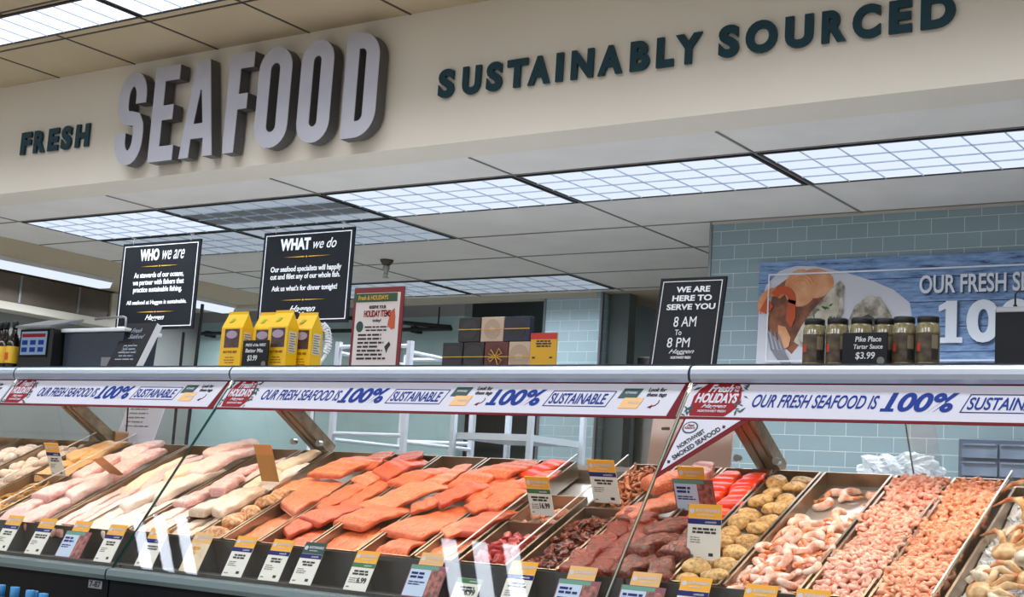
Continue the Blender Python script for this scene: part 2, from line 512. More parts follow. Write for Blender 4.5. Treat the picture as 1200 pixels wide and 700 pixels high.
def sprinkler(x, y):
    t = thing('sprinkler_head', 'brass and chrome sprinkler head hanging from the white ceiling', 'sprinkler', (x, y, CZ))
    MB().lathe((x, y, CZ), [(0.045, -0.001), (0.043, -0.012), (0.030, -0.03), (0.026, -0.034)]).build('escutcheon', pm('dull_brass', (96, 88, 76), 0.35, 0.8), t, True)
    MB().lathe((x, y, CZ), [(0.022, -0.03), (0.024, -0.06), (0.014, -0.075), (0.010, -0.095)]).build('body', MT['steel'], t, True)
    a = MB().tube([(x - 0.014, y, CZ - 0.075), (x - 0.016, y, CZ - 0.1), (x, y, CZ - 0.115)], 0.003).tube([(x + 0.014, y, CZ - 0.075), (x + 0.016, y, CZ - 0.1), (x, y, CZ - 0.115)], 0.003)
    a.lathe((x, y, CZ), [(0.021, -0.114), (0.021, -0.118)]); a.build('deflector', MT['steel'], t)
sprinkler(-5.92, 7.04)

def strip_lamp(x0, y0, y1, z, lab):
    t = thing('strip_light', lab, 'light fixture', (x0, y0, z), 'strip lights at the far left')
    MB().prism([(x0 - 0.08, y0, z), (x0 - 0.06, y0, z - 0.04), (x0 + 0.06, y0, z - 0.04), (x0 + 0.08, y0, z)], (0, y1 - y0, 0)).build('diffuser', MT['lamp_blue'], t)
    MB().box((x0 - 0.09, y0 - 0.01, z), (x0 + 0.09, y1 + 0.01, z + 0.03)).build('housing', MT['white'], t)
    lamp(t, x0, (y0 + y1) / 2, z - 0.05, 0.12, y1 - y0 - 0.1, 16.0, (236, 244, 255))
strip_lamp(-8.80, 6.0, 7.15, CZ - 0.034, 'long white strip light at the far left above the dark hood')
strip_lamp(-8.80, 7.95, 8.45, CZ - 0.034, 'white strip light glimpsed between the two hanging signs')

def hood():
    t = thing('exhaust_hood', 'dark brown hood with a pale lower rail on the far left wall', 'hood', (-9.2, 6.2, 2.1))
    MB().box((-9.49, 5.6, 2.19), (-9.30, 7.62, 2.415)).build('hood_body', pm('dark_brown_metal', (104, 92, 80), 0.5, 0.3, var=0.15, vscale=3), t, bevel=0.004)
    MB().box((-9.49, 5.6, 2.13), (-9.27, 7.72, 2.188)).build('lower_rail', MT['beige_trim'], t)
    MB().box((-9.49, 7.63, 2.19), (-9.28, 7.72, 2.41)).build('end_post', MT['beige_trim'], t)
    for y in (6.0, 6.75, 7.3):
        MB().box((-9.302, y, 2.20), (-9.294, y + 0.02, 2.41)).build('hood_strap', MT['trim_metal'], t)
hood()

# ---------------------------------------------------------------- header letters
def poly_letter(outer, holes, depth_front, depth_back):
    """face + returns of a channel letter, coordinates (x, z) on the header"""
    cu = bpy.data.curves.new('l', 'CURVE'); cu.dimensions = '2D'; cu.fill_mode = 'BOTH'
    for ring in [outer] + holes:
        s = cu.splines.new('POLY'); s.points.add(len(ring) - 1)
        for i, (a, b) in enumerate(ring):
            s.points[i].co = (a, b, 0, 1)
        s.use_cyclic_u = True
    ob = bpy.data.objects.new('l', cu)
    me = ob.to_mesh()
    v2 = [(v.co.x, v.co.y) for v in me.vertices]; fs = [tuple(p.vertices) for p in me.polygons]
    ob.to_mesh_clear(); bpy.data.objects.remove(ob); bpy.data.curves.remove(cu)
    # weld
    key = {}; mp = []; w = []
    for x_, z_ in v2:
        k_ = (round(x_, 5), round(z_, 5))
        if k_ not in key:
            key[k_] = len(w); w.append((x_, z_))
        mp.append(key[k_])
    fs = [tuple(dict.fromkeys(mp[i] for i in f)) for f in fs]
    fs = [f for f in fs if len(f) > 2]
    return w, fs

def arc(cx, cz, rx, rz, a0, a1, n=12):
    return [(cx + rx * math.cos(math.radians(a0 + (a1 - a0) * i / n)), cz + rz * math.sin(math.radians(a0 + (a1 - a0) * i / n))) for i in range(n + 1)]

def stroke(path, w):
    """outline of a thick line along a 2D path"""
    L = []; Rr = []
    n = len(path)
    for i in range(n):
        a = path[max(i - 1, 0)]; b = path[min(i + 1, n - 1)]
        dx, dz = b[0] - a[0], b[1] - a[1]; l = math.hypot(dx, dz)
        nx, nz = -dz / l * w / 2, dx / l * w / 2
        L.append((path[i][0] + nx, path[i][1] + nz)); Rr.append((path[i][0] - nx, path[i][1] - nz))
    return L + Rr[::-1]

def seafood_letter(ch, x0, x1, lab):
    z0, z1 = 2.483, 2.972
    W = x1 - x0; H = z1 - z0; s = 0.076
    cx = (x0 + x1) / 2
    holes = []
    if ch == 'E' or ch == 'F':
        a = [(x0, z0)]
        if ch == 'E':
            a += [(x1, z0), (x1, z0 + s), (x0 + s, z0 + s)]
        else:
            a += [(x0 + s * 0.95, z0)]
        zm = z0 + H * 0.43
        a += [(x0 + s, zm), (x1 - 0.025, zm), (x1 - 0.025, zm + s), (x0 + s, zm + s), (x0 + s, z1 - s), (x1, z1 - s), (x1, z1), (x0, z1)]
    elif ch == 'A':
        zb = z0 + H * 0.19; zc = zb + 0.075; zt = z1 - 0.15
        def li(z): return x0 + (W / 2 - 0.045) * (z - z0) / H
        def ri(z): return x1 - (W / 2 - 0.045) * (z - z0) / H
        a = [(x0, z0), (x0 + 0.066, z0), (li(zb) + 0.058, zb), (ri(zb) - 0.058, zb), (x1 - 0.066, z0), (x1, z0), (cx + 0.045, z1), (cx - 0.045, z1)]
        holes = [[(li(zc) + 0.06, zc), (ri(zc) - 0.06, zc), (cx + 0.004, zt), (cx - 0.004, zt)]]
    elif ch == 'O':
        r = W / 2
        a = arc(cx, z1 - r, r, r, 0, 180) + arc(cx, z0 + r, r, r, 180, 360)
        q = W / 2 - s
        holes = [arc(cx, z1 - s - q, q, q, 0, 180, 8) + arc(cx, z0 + s + q, q, q, 180, 360, 8)]
    elif ch == 'D':
        r = W * 0.62
        a = [(x0, z0)] + arc(x1 - r, z0 + r, r, r, 270, 360) + arc(x1 - r, z1 - r, r, r, 0, 90) + [(x0, z1)]
        q = 0.028
        holes = [[(x0 + s, z0 + s)] + arc(x1 - s - q, z0 + s + q, q, q, 270, 360, 8) + arc(x1 - s - q, z1 - s - q, q, q, 0, 90, 8) + [(x0 + s, z1 - s)]]
    else:  # S
        r = (W - s) / 2
        rz = 0.095
        xa, xb = x0 + s / 2, x1 - s / 2
        path = [(xb, z1 - 0.17), (xb, z1 - 0.135)] + arc(cx, z1 - s / 2 - rz, r, rz, 0, 180, 12)
        path += [(xa, z1 - 0.17), (xa + 0.004, z1 - 0.20), (xa + 0.022, z1 - 0.235), (cx, (z0 + z1) / 2), (xb - 0.022, z0 + 0.235), (xb - 0.004, z0 + 0.20), (xb, z0 + 0.17)]
        path += arc(cx, z0 + s / 2 + rz, r, rz, 0, -180, 12) + [(xa, z0 + 0.135), (xa, z0 + 0.17)]
        a = stroke(path, s)
    w, fs = poly_letter(a, holes, 0, 0)
    t = thing('sign_letter', lab, 'sign letter', ((x0 + x1) / 2, HY0, z0), 'big metal letters spelling SEAFOOD')
    V, F = solid(w, fs, lambda p_, q_, hh: Vector((p_, HY0 - 0.012 - hh, q_)), 0.060)
    mb = MB(); mb.add(V, F)
    for zz in (z0 + 0.1, z1 - 0.1):
        mb.tube([(x0 + s / 2, HY0 - 0.02, zz), (x0 + s / 2, HY0 + 0.002, zz)], 0.006, 6)
    mb.build('letter_return', MT['return'], t)
    V, F = solid(w, fs, lambda p_, q_, hh: Vector((p_, HY0 - 0.0722 - hh, q_)), 0.004)
    m2 = MB(); m2.add(V, F); m2.build('letter_face', MT['alu_face'], t)
KX = 4.685 / 4.62
for ch, a, b, lab in [('S', -5.72, -5.517, 'tall metal letter S that starts the word SEAFOOD'),
                      ('E', -5.462, -5.288, 'tall metal letter E between S and A in SEAFOOD'),
                      ('A', -5.240, -5.012, 'tall metal letter A in the word SEAFOOD'),
                      ('F', -4.942, -4.783, 'tall metal letter F in the middle of SEAFOOD'),
                      ('O', -4.744, -4.535, 'tall metal letter O right after the F of SEAFOOD'),
                      ('O', -4.477, -4.280, 'tall metal letter O just before the final D of SEAFOOD'),
                      ('D', -4.206, -4.013, 'tall metal letter D that ends the word SEAFOOD')]:
    seafood_letter(ch, a * KX, b * KX, lab)

def green_word(word, spans, group, labs, z0, z1):
    for i, ch in enumerate(word):
        a, b = spans[i]
        mb = MB()
        big = 1.03 if ch in 'SOCUJ' else 1.0
        hh = (z1 - z0) * (1.05 if ch in 'SOC' else (1.025 if ch == 'U' else 1.0))
        zz = z0 - ((z1 - z0) * 0.025 if ch in 'SOCU' else 0)
        text(mb, ch, ((a + b) / 2, HY0 - 0.004, zz), (1, 0, 0), (0, 0, 1), (0, -1, 0), w=b - a, h=hh, bold=0.055, thick=0.011, anchor='c')
        o = mb.build('sign_letter', MT['green_letter'], loc=((a + b) / 2, HY0, z0))
        tag(o, labs[i], 'sign letter', group)
FS = [(-6.662, -6.575), (-6.55, -6.455), (-6.428, -6.343), (-6.318, -6.235), (-6.20, -6.093)]
green_word('FRESH', FS, 'small green letters spelling FRESH', ['dark green letter %s %s the word FRESH' % (c_, w_) for c_, w_ in zip('FRESH', ['starting', 'second in', 'in the middle of', 'second to last in', 'ending'])], 2.635, 2.760)
SS = [(-3.773, -3.688), (-3.643, -3.547), (-3.516, -3.435), (-3.410, -3.306), (-3.302, -3.193), (-3.164, -3.131), (-3.090, -2.985), (-2.962, -2.848), (-2.813, -2.726), (-2.694, -2.618), (-2.612, -2.496)]
ordn = ['first', 'second', 'third', 'fourth', 'fifth', 'sixth', 'seventh', 'eighth', 'ninth', 'tenth', 'last']
green_word('SUSTAINABLY', SS, 'green letters spelling SUSTAINABLY', ['dark green letter %s, %s letter of the word SUSTAINABLY' % (c_, o_) for c_, o_ in zip('SUSTAINABLY', ordn)], 2.637, 2.760)
S2 = [(-2.425, -2.340), (-2.312, -2.184), (-2.152, -2.042), (-2.008, -1.914), (-1.890, -1.786), (-1.755, -1.672), (-1.640, -1.518)]
green_word('SOURCED', S2, 'green letters spelling SOURCED', ['dark green letter %s, %s letter of the word SOURCED' % (c_, o_) for c_, o_ in zip('SOURCED', ordn[:6] + ['last'])], 2.645, 2.767)
# ---------------------------------------------------------------- display cases
GV = Vector((0, 0.572, 0.8203)); GN = Vector((0, -0.8203, 0.572)); G0 = Vector((0, 3.58, 0.585))
def gp(x, s, h=0.0):
    return G0 + Vector((x, 0, 0)) + GV * s + GN * h
AL = math.radians(26.5)
TT = Vector((0, math.cos(AL), math.sin(AL))); TN = Vector((0, -math.sin(AL), math.cos(AL))); TP = Vector((0, 3.76, 0.72))
UX = Vector((1, 0, 0)); UY = Vector((0, 1, 0)); UZ = Vector((0, 0, 1))
def tp(x, s, h=0.0):
    return TP + UX * x + TT * s + TN * h
MT['post'] = pm('brown_anodised_post', (150, 128, 104), 0.35, 0.6, var=0.25, vscale=30, stretch=(40, 1, 1))
MT['tray_floor'] = pm('tray_floor_steel', (196, 190, 184), 0.4, 0.6, var=0.05, vscale=12)
MT['joint'] = pm('pale_seam_glint', (236, 230, 210), 0.15, 0.6)
MT['strip_bottom'] = pm('dark_rubber_line', (40, 42, 44), 0.6)

def display_case(x0, x1, lab, tube=True):
    t = thing('display_case', lab, 'display case', ((x0 + x1) / 2, 3.9, 0), 'refrigerated display cases in a row')
    prof = [(4.088, 1.330), (4.079, 1.342), (4.075, 1.357), (4.079, 1.372), (4.090, 1.383), (4.106, 1.388), (4.14, 1.388), (4.14, 1.330)]
    MB().prism([(x0, y, z) for y, z in prof], (x1 - x0, 0, 0)).build('top_rail', MT['bar'], t)
    MB().box((x0, 4.14, 1.352), (x1, 4.56, 1.386)).build('top_shelf', MT['steel'], t)
    MB().box((x0, 4.105, 1.386), (x1, 4.125, 1.392)).build('rail_gasket', MT['strip_bottom'], t)
    gl = MB()
    gl.add([gp(x0, 0, 0), gp(x1, 0, 0), gp(x1, 0.912, 0), gp(x0, 0.912, 0), gp(x0, 0, -0.006), gp(x1, 0, -0.006), gp(x1, 0.912, -0.006), gp(x0, 0.912, -0.006)],
           [(0, 1, 2, 3), (7, 6, 5, 4)], 0)
    gl.add([gp(x0, 0, 0), gp(x1, 0, 0), gp(x1, 0.912, 0), gp(x0, 0.912, 0), gp(x0, 0, -0.006), gp(x1, 0, -0.006), gp(x1, 0.912, -0.006), gp(x0, 0.912, -0.006)],
           [(1, 0, 4, 5), (2, 1, 5, 6), (0, 3, 7, 4), (3, 2, 6, 7)], 1)
    gl.build('front_glass', [MT['glass'], MT['glass_edge']], t)
    MB().prism([(x0, 3.556, 0.545), (x0, 3.552, 0.560), (x0, 3.556, 0.580), (x0, 3.572, 0.586), (x0, 3.62, 0.586), (x0, 3.62, 0.545)], (x1 - x0, 0, 0)).build('bumper', MT['bumper'], t)
    MB().box((x0, 3.575, 0.10), (x1, 3.62, 0.543)).build('kick_panel', MT['kick'], t)
    MB().box((x0, 3.61, 0.0), (x1, 3.70, 0.10)).build('toe_plate', MT['black'], t)
    MB().box((x0, 3.62, 0.575), (x1, 3.742, 0.598)).build('tag_ledge', MT['dark_panel'], t)
    MB().box((x0, 3.735, 0.598), (x1, 3.748, 0.713)).build('tray_stop', MT['dark_panel'], t)
    d = MB(); d.slab(tp(x0, -0.01, -0.085), UX * (x1 - x0), TT * 0.85, TN * 0.02); d.build('tray_deck', MT['steel'], t)
    MB().box((x0, 4.50, 0.1), (x1, 4.56, 1.05)).build('back_panel', MT['steel'], t)
    if x0 > -3: MB().slab(gp(x0 - 0.0035, 0.004, -0.003), UX * 0.003, GV * 0.90, GN * 0.008).build('seam_glint_strip', MT['joint'], t)  # added pale strip imitating the glint on the glass edge
    if x0 > -5:
        for bx, bz in ((-0.03, 1.115), (0.115, 1.11)): MB().tube([(x0 + bx, 4.50, bz), (x0 + bx, 4.522, bz)], 0.013, 12).build('bolt', MT['steel'], t)
    MB().box((x0, 4.562, 1.045), (x1, 5.06, 1.07)).build('rear_shelf', MT['white'], t)
    for xs in (x0 + 0.012,):
        p = MB()
        o = Vector((xs, 4.14, 1.352)); v = Vector((0, 0.47, -0.285))
        nn = Vector((0, 0.285, 0.47)).normalized() * 0.05
        p.slab(o, UX * 0.085, v, nn)
        p.slab(o + UX * 0.015 - nn * 0.1, UX * 0.02, v, nn * 0.1).slab(o + UX * 0.05 - nn * 0.1, UX * 0.02, v, nn * 0.1)
        p.build('end_post', MT['post'], t)
    MB().tube([(x0 + 0.03, 4.17, 1.336), (x1 - 0.03, 4.17, 1.336)], 0.012, 8).build('lamp_tube', MT['lamp_case'], t)
    lamp(t, (x0 + x1) / 2, 4.165, 1.318, x1 - x0 - 0.06, 0.04, CASE_WATTS * (x1 - x0), (255, 238, 216), 175, -0.5)
    return t
XS = [(-7.7, -5.588), (-5.580, -4.206), (-4.198, -2.142), (-2.133, -0.35)]
display_case(*XS[0], 'glass fronted seafood case at the left edge with white seafood trays')
display_case(*XS[1], 'glass fronted seafood case of white and pink fillets, left of the salmon')
display_case(*XS[2], 'glass fronted seafood case holding the salmon and smoked fish trays')
display_case(*XS[3], 'glass fronted seafood case of cakes, prawns and small shrimp at the right')
mb = MB(); mb.box((-4.312, 3.5728, 0.506), (-4.238, 3.5752, 0.536))
st = mb.build('number_sticker', pm('grey_sticker', (120, 120, 122), 0.6), loc=(-4.275, 3.574, 0.506)); tag(st, 'small grey number sticker on the black kick panel', 'sticker')
m2 = MB(); text(m2, '7-87', (-4.306, 3.5726, 0.510), UX, UZ, -UY, w=0.062, h=0.022, bold=0.03, thick=0.0004); m2.build('lettering', MT['ink'], st)

# ---------------------------------------------------------------- banner strips on the glass
def sp(x, s): return gp(x, s, 0.0032)
def banner(x0, x1, lab, items):
    t = thing('banner_strip', lab, 'banner', tuple(gp((x0 + x1) / 2, 0.76, 0)), 'white banner strips along the top of the case glass')
    MB().slab(gp(x0, 0.765, 0.0008), UX * (x1 - x0), GV * 0.140, GN * 0.002).build('banner_sheet', MT['paper'], t)
    b = MB()
    b.slab(gp(x0, 0.757, 0.0008), UX * (x1 - x0), GV * 0.010, GN * 0.0028).slab(gp(x0, 0.901, 0.0008), UX * (x1 - x0), GV * 0.010, GN * 0.0028)
    if 'rend' in items: b.prism([gp(x1 - 0.036, 0.766, 0.003), gp(x1 - 0.001, 0.766, 0.003), gp(x1 - 0.001, 0.902, 0.003), gp(x1 - 0.012, 0.902, 0.003)], GN * 0.0007)
    b.build('red_border', MT['wine'], t)
    for it in items:
        if it == 'rend': continue
        let = MB(); boxm = MB(); logo = MB(); logo_t = MB(); leaf = MB(); gtag = MB(); otag = MB(); small = MB(); ttx = MB(); arr = MB()
        k, a, c = it
        if k == 'our':
            text(let, 'OUR FRESH SEAFOOD IS', sp(a, 0.808), UX, GV, GN, w=c - a, h=0.052, bold=0.012, shear=0.25, thick=0.0006)
        elif k == '100':
            text(let, '100%', sp(a, 0.800), UX, GV, GN, w=c - a, h=0.072, bold=0.034, shear=0.22, thick=0.0006)
            q = (c - a)
            for f0 in (0.0,):
                let.slab(sp(a - 0.05 * q, 0.800), UX * q * 0.19, GV * 0.011, GN * 0.0008)
                let.prism([sp(a - 0.02 * q + 0.014, 0.853), sp(a + 0.06 * q + 0.014, 0.856), sp(a + 0.06 * q + 0.017, 0.869), sp(a - 0.02 * q + 0.018, 0.860)], GN * 0.0008)
        elif k == 'box':
            w = c - a; s0, s1, sk = 0.800, 0.868, 0.020
            for (u0, v0, u1, v1) in ((0, s0, w, s0 + 0.004), (sk, s1 - 0.002, w + sk, s1 + 0.002)):
                boxm.slab(sp(a + u0, v0), UX * (u1 - u0), GV * 0.003, GN * 0.0007)
            for u0 in (0, w):
                boxm.prism([sp(a + u0, s0), sp(a + u0 + 0.003, s0), sp(a + u0 + sk + 0.003, s1), sp(a + u0 + sk, s1)], GN * 0.0007)
            text(let, 'SUSTAINABLE', sp(a + 0.018, 0.811), UX, GV, GN, w=w - 0.022, h=0.046, bold=0.014, shear=0.25, thick=0.0006)
        elif k == 'tags':
            gtag.prism([sp(a, 0.838), sp(a + 0.070, 0.838), sp(a + 0.084, 0.880), sp(a + 0.014, 0.880)], GN * 0.0008)
            otag.prism([sp(a + 0.016, 0.796), sp(a + 0.088, 0.796), sp(a + 0.100, 0.840), sp(a + 0.028, 0.840)], GN * 0.0012)
            text(ttx, 'SUSTAINABLE', sp(a + 0.022, 0.857) + GN * 0.0008, UX, GV, GN, w=0.044, h=0.009, bold=0.02, shear=0.2, thick=0.0004)
            tt2 = MB(); text(tt2, 'SUSTAINABLE', sp(a + 0.044, 0.815) + GN * 0.0012, UX, GV, GN, w=0.044, h=0.009, bold=0.02, shear=0.2, thick=0.0004); tt2.build('tag_lettering', MT['paper'], t)
            text(small, 'Look for\nthese tags', sp(a + 0.104, 0.842), UX, GV, GN, w=0.074, h=0.042, bold=0.03, shear=0.3, thick=0.0006, lh=0.95)
            arr.tube([sp(a + 0.158, 0.832), sp(a + 0.158, 0.820), sp(a + 0.150, 0.810), sp(a + 0.132, 0.803)], 0.0016, 6)
            arr.prism([sp(a + 0.138, 0.797), sp(a + 0.140, 0.812), sp(a + 0.124, 0.801)], GN * 0.001)
        elif k == 'logo':
            w = c - a
            for (f0, f1, s0, s1) in ((0.10, 0.84, 0.768, 0.898), (0.02, 0.92, 0.780, 0.880)):
                pass
            pts = [(0.10, 0.770), (0.72, 0.770), (0.80, 0.785), (0.88, 0.805), (0.90, 0.845), (0.86, 0.885), (0.80, 0.900), (0.22, 0.900), (0.12, 0.880), (0.05, 0.850), (0.06, 0.800)]
            logo.prism([sp(a + w * f, s) for f, s in pts], GN * 0.0008)
            LO = GN * 0.0008
            text(logo_t, 'Fresh', sp(a + w * 0.28, 0.866) + LO, UX, GV, GN, w=w * 0.44, h=0.032, bold=0.03, shear=0.45, thick=0.0006)
            text(logo_t, 'FOR\nTHE', sp(a + w * 0.74, 0.868) + LO, UX, GV, GN, w=w * 0.09, h=0.024, bold=0.03, thick=0.0006)
            text(logo_t, 'HOLIDAYS', sp(a + w * 0.11, 0.822) + LO, UX, GV, GN, w=w * 0.74, h=0.040, bold=0.04, shear=0.12, thick=0.0006)
            text(logo_t, 'Haggen', sp(a + w * 0.26, 0.798) + LO, UX, GV, GN, w=w * 0.44, h=0.020, bold=0.01, shear=0.5, thick=0.0006)
            text(logo_t, 'NORTHWEST FRESH', sp(a + w * 0.22, 0.785) + LO, UX, GV, GN, w=w * 0.50, h=0.009, bold=0.02, thick=0.0006)
            r = random.Random(int(a * -1000))
            for q in range(26):
                side = r.random()
                if side < 0.62: f, s = r.uniform(0.84, 1.0), r.uniform(0.772, 0.898)
                else: f, s = r.uniform(-0.02, 0.10), r.choice([r.uniform(0.772, 0.805), r.uniform(0.865, 0.897)])
                an = r.uniform(0, PI); l = r.uniform(0.008, 0.016)
                d1 = (UX * math.cos(an) + GV * math.sin(an)) * l; d2 = (UX * -math.sin(an) + GV * math.cos(an)) * l * 0.28
                c0 = sp(a + w * f, s) + GN * 0.0006
                leaf.prism([c0 - d1, c0 - d2, c0 + d1, c0 + d2], GN * 0.0006)
        for m_, n_, k_ in ((let, 'lettering', 'blue'), (boxm, 'text_frame', 'navy'), (logo, 'holiday_emblem', 'red'), (logo_t, 'emblem_lettering', 'paper'), (leaf, 'holly_leaves', 'dark_green'), (gtag, 'green_tag_picture', 'dark_green'), (otag, 'orange_tag_picture', 'peach_tag'), (ttx, 'tag_lettering', 'paper'), (small, 'small_lettering', 'ink'), (arr, 'red_arrow', 'wine')):
            if m_.v: m_.build(n_, MT[k_], t)
    return t
banner(-2.130, -0.36, 'white sustainable seafood banner strip at the right, over the cakes and shrimp', [('logo', -2.118, -1.925), ('our', -1.900, -1.501), ('100', -1.479, -1.270), ('box', -1.258, -0.985), ('tags', -0.94, 0), ('100', -0.76, -0.55)])
banner(-4.194, -2.144, 'white sustainable seafood banner strip in the middle, over the salmon', [('logo', -4.186, -4.025), ('our', -3.985, -3.584), ('100', -3.572, -3.362), ('box', -3.352, -3.105), ('tags', -3.072, 0), ('100', -2.890, -2.674), ('box', -2.664, -2.420), ('tags', -2.385, 0), 'rend'])
banner(-5.577, -4.210, 'white sustainable seafood banner strip over the white and pink fillets', [('logo', -5.566, -5.405), ('our', -5.358, -4.966), ('100', -4.952, -4.748), ('box', -4.738, -4.478), ('tags', -4.455, 0), 'rend'])
banner(-7.69, -5.592, 'white sustainable seafood banner strip cut by the left picture edge', [('our', -6.86, -6.45), ('100', -6.42, -6.2), ('box', -6.18, -5.93), ('tags', -5.82, 0)])

def pennant():
    t = thing('pennant_sign', 'white triangular smoked seafood sign with red edge stuck on the glass', 'sign', tuple(gp(-2.0, 0.76)))
    A, B_, C_ = (-2.1135, 0.756), (-1.888, 0.756), (-2.1315, 0.520)
    b = MB().prism([gp(*A, 0.001), gp(*C_, 0.001), gp(*B_, 0.001)], GN * 0.0015); b.build('red_border', MT['wine'], t)
    def ins(p, f=0.88):
        cx, cs = (-2.052, 0.690); return (cx + (p[0] - cx) * f, cs + (p[1] - cs) * f)
    A2, B2, C2 = (-2.106, 0.756), (-1.918, 0.756), (-2.121, 0.552)
    MB().prism([gp(*A2, 0.0026), gp(*C2, 0.0026), gp(*B2, 0.0026)], GN * 0.0008).build('sign_sheet', MT['paper'], t)
    d = Vector((B2[0] - C2[0], B2[1] - C2[1])).normalized()
    U = UX * d.x + GV * d.y; V = UX * -d.y + GV * d.x
    m = MB()
    o = gp(C2[0], C2[1], 0.0036)
    text(m, 'SMOKED SEAFOOD', o + U * 0.050 + V * 0.007, U, V, GN, w=0.172, h=0.020, bold=0.03, thick=0.0006)
    text(m, 'NORTHWEST', o + U * 0.082 + V * 0.036, U, V, GN, w=0.098, h=0.018, bold=0.03, thick=0.0006)
    for uu in (0.034, 0.234):
        m.prism([o + U * (uu - 0.006) + V * 0.012, o + U * uu + V * 0.006, o + U * (uu + 0.007) + V * 0.014, o + U * uu + V * 0.022], GN * 0.0007)
    m.build('lettering', MT['ink'], t)
    e = gp(-2.079, 0.722, 0.0036)
    MB().prism([e + UX * 0.027 * math.cos(a * PI / 10) + GV * 0.024 * math.sin(a * PI / 10) for a in range(20)], GN * 0.0006).build('wreath', MT['dark_green'], t)
    MB().prism([e + GN * 0.0006 + UX * 0.022 * math.cos(a * PI / 10) + GV * 0.019 * math.sin(a * PI / 10) for a in range(20)], GN * 0.0006).build('wreath_centre', MT['paper'], t)
    m = MB()
    text(m, 'Fresh', e + GN * 0.0012 + UX * -0.012 + GV * 0.004, UX, GV, GN, w=0.024, h=0.009, bold=0.02, shear=0.4, thick=0.0005)
    text(m, 'HOLIDAYS', e + GN * 0.0012 + UX * -0.018 - GV * 0.007, UX, GV, GN, w=0.036, h=0.009, bold=0.02, thick=0.0005)
    m.build('wreath_lettering', MT['red'], t)
pennant()

# ---------------------------------------------------------------- trays
def tray(x0, x1, s0, s1, lab, depth=0.058, mat='tray', name='steel_tray'):
    g = 0.0035; w = 0.003
    m = MB()
    a, b, c, d = x0 + g, x1 - g, s0 + g, s1 - g
    m.slab(tp(a, c, -depth), UX * (b - a), TT * (d - c), TN * w, 1)
    m.slab(tp(a, c, -depth), UX * w, TT * (d - c), TN * depth)
    m.slab(tp(b - w, c, -depth), UX * w, TT * (d - c), TN * depth)
    m.slab(tp(a + w, c, -depth), UX * (b - a - 2 * w), TT * w, TN * depth * 0.93)
    m.slab(tp(a + w, d - w, -depth), UX * (b - a - 2 * w), TT * w, TN * depth)
    # turned rims
    m.slab(tp(a - 0.002, c, -0.003), UX * 0.007, TT * (d - c), TN * 0.003)
    m.slab(tp(b - 0.005, c, -0.003), UX * 0.007, TT * (d - c), TN * 0.003)
    o = m.build(name, [MT[mat], MT['tray_floor']], loc=tp((x0 + x1) / 2, s0, -depth))
    return tag(o, lab, 'tray', 'steel food trays in the cases')
L_ = 0.81
tray(-6.90, -6.62, 0, L_, 'steel tray at the far left, cut by the picture edge')
tray(-6.61, -6.32, 0, L_, 'steel tray second from the left edge')
tray(-6.31, -6.03, 0, L_, 'steel tray third from the left edge')
tray(-6.02, -5.76, 0, L_, 'steel tray of pale fish pieces at the left edge')
tray(-5.75, -5.475, 0, L_, 'steel tray of white scallops left of the golden fillets')
tray(-5.465, -5.205, 0, 0.43, 'short steel tray of golden strips at the front')
tray(-5.465, -5.205, 0.435, L_, 'short steel tray of golden orange fillets at the back')
tray(-5.185, -4.835, 0, L_, 'wide steel tray of pink fillets in the left case')
tray(-4.825, -4.610, 0, L_, 'narrow steel tray of thin pink strips')
tray(-4.600, -4.355, 0, L_, 'steel tray of big white fillets by the left glass joint')
tray(-4.345, -4.155, 0, L_, 'steel tray of curled light pink fillets')
tray(-4.145, -3.985, 0, 0.42, 'short steel tray of tan fillets at the front')
tray(-4.145, -3.985, 0.425, L_, 'short steel tray of white fillets at the back')
tray(-3.978, -3.845, 0, 0.42, 'narrow steel tray of crab cakes beside the first salmon')
tray(-3.978, -3.665, 0.425, L_, 'empty ended steel tray behind the crab cakes')
tray(-3.838, -3.662, 0, 0.42, 'first steel tray of salmon, beside the crab cakes')
tray(-3.655, -3.425, 0, L_, 'second steel tray of salmon from the left')
tray(-3.418, -3.192, 0, L_, 'third steel tray of salmon from the left')
tray(-3.185, -2.960, 0, L_, 'fourth steel tray of salmon from the left')
tray(-2.953, -2.790, 0, L_, 'fifth steel tray of salmon, beside the pink cubes')
tray(-2.772, -2.578, 0, 0.30, 'short steel tray of raw red cubes at the front')
tray(-2.772, -2.578, 0.305, 0.52, 'short steel tray of small pink pieces')
tray(-2.550, -2.390, 0, 0.44, 'short steel tray of dark jerky at the front')
tray(-2.550, -2.390, 0.445, L_, 'short steel tray of shredded smoked fish at the back')
tray(-2.383, -2.202, 0, 0.40, 'short steel tray of smoked salmon blocks')
tray(-2.383, -2.202, 0.405, L_, 'short steel tray of pale pink collars at the back')
tray(-2.195, -2.018, 0, 0.40, 'short steel tray of dark smoked collars')
tray(-2.195, -2.018, 0.405, L_, 'short steel tray of bright orange slices')
tray(-2.010, -1.843, 0, L_, 'steel tray of tan seafood cakes')
tray(-1.836, -1.603, 0, L_, 'steel tray of large prawns with a bare floor at the back')
tray(-1.595, -1.418, 0, L_, 'steel tray of small pink shrimp beside the prawns')
tray(-1.410, -1.240, 0, L_, 'steel tray of small shrimp beside the crab on ice')
tray(-1.215, -0.80, -0.02, 0.76, 'wide steel tray of crab on ice at the right edge', depth=0.09)

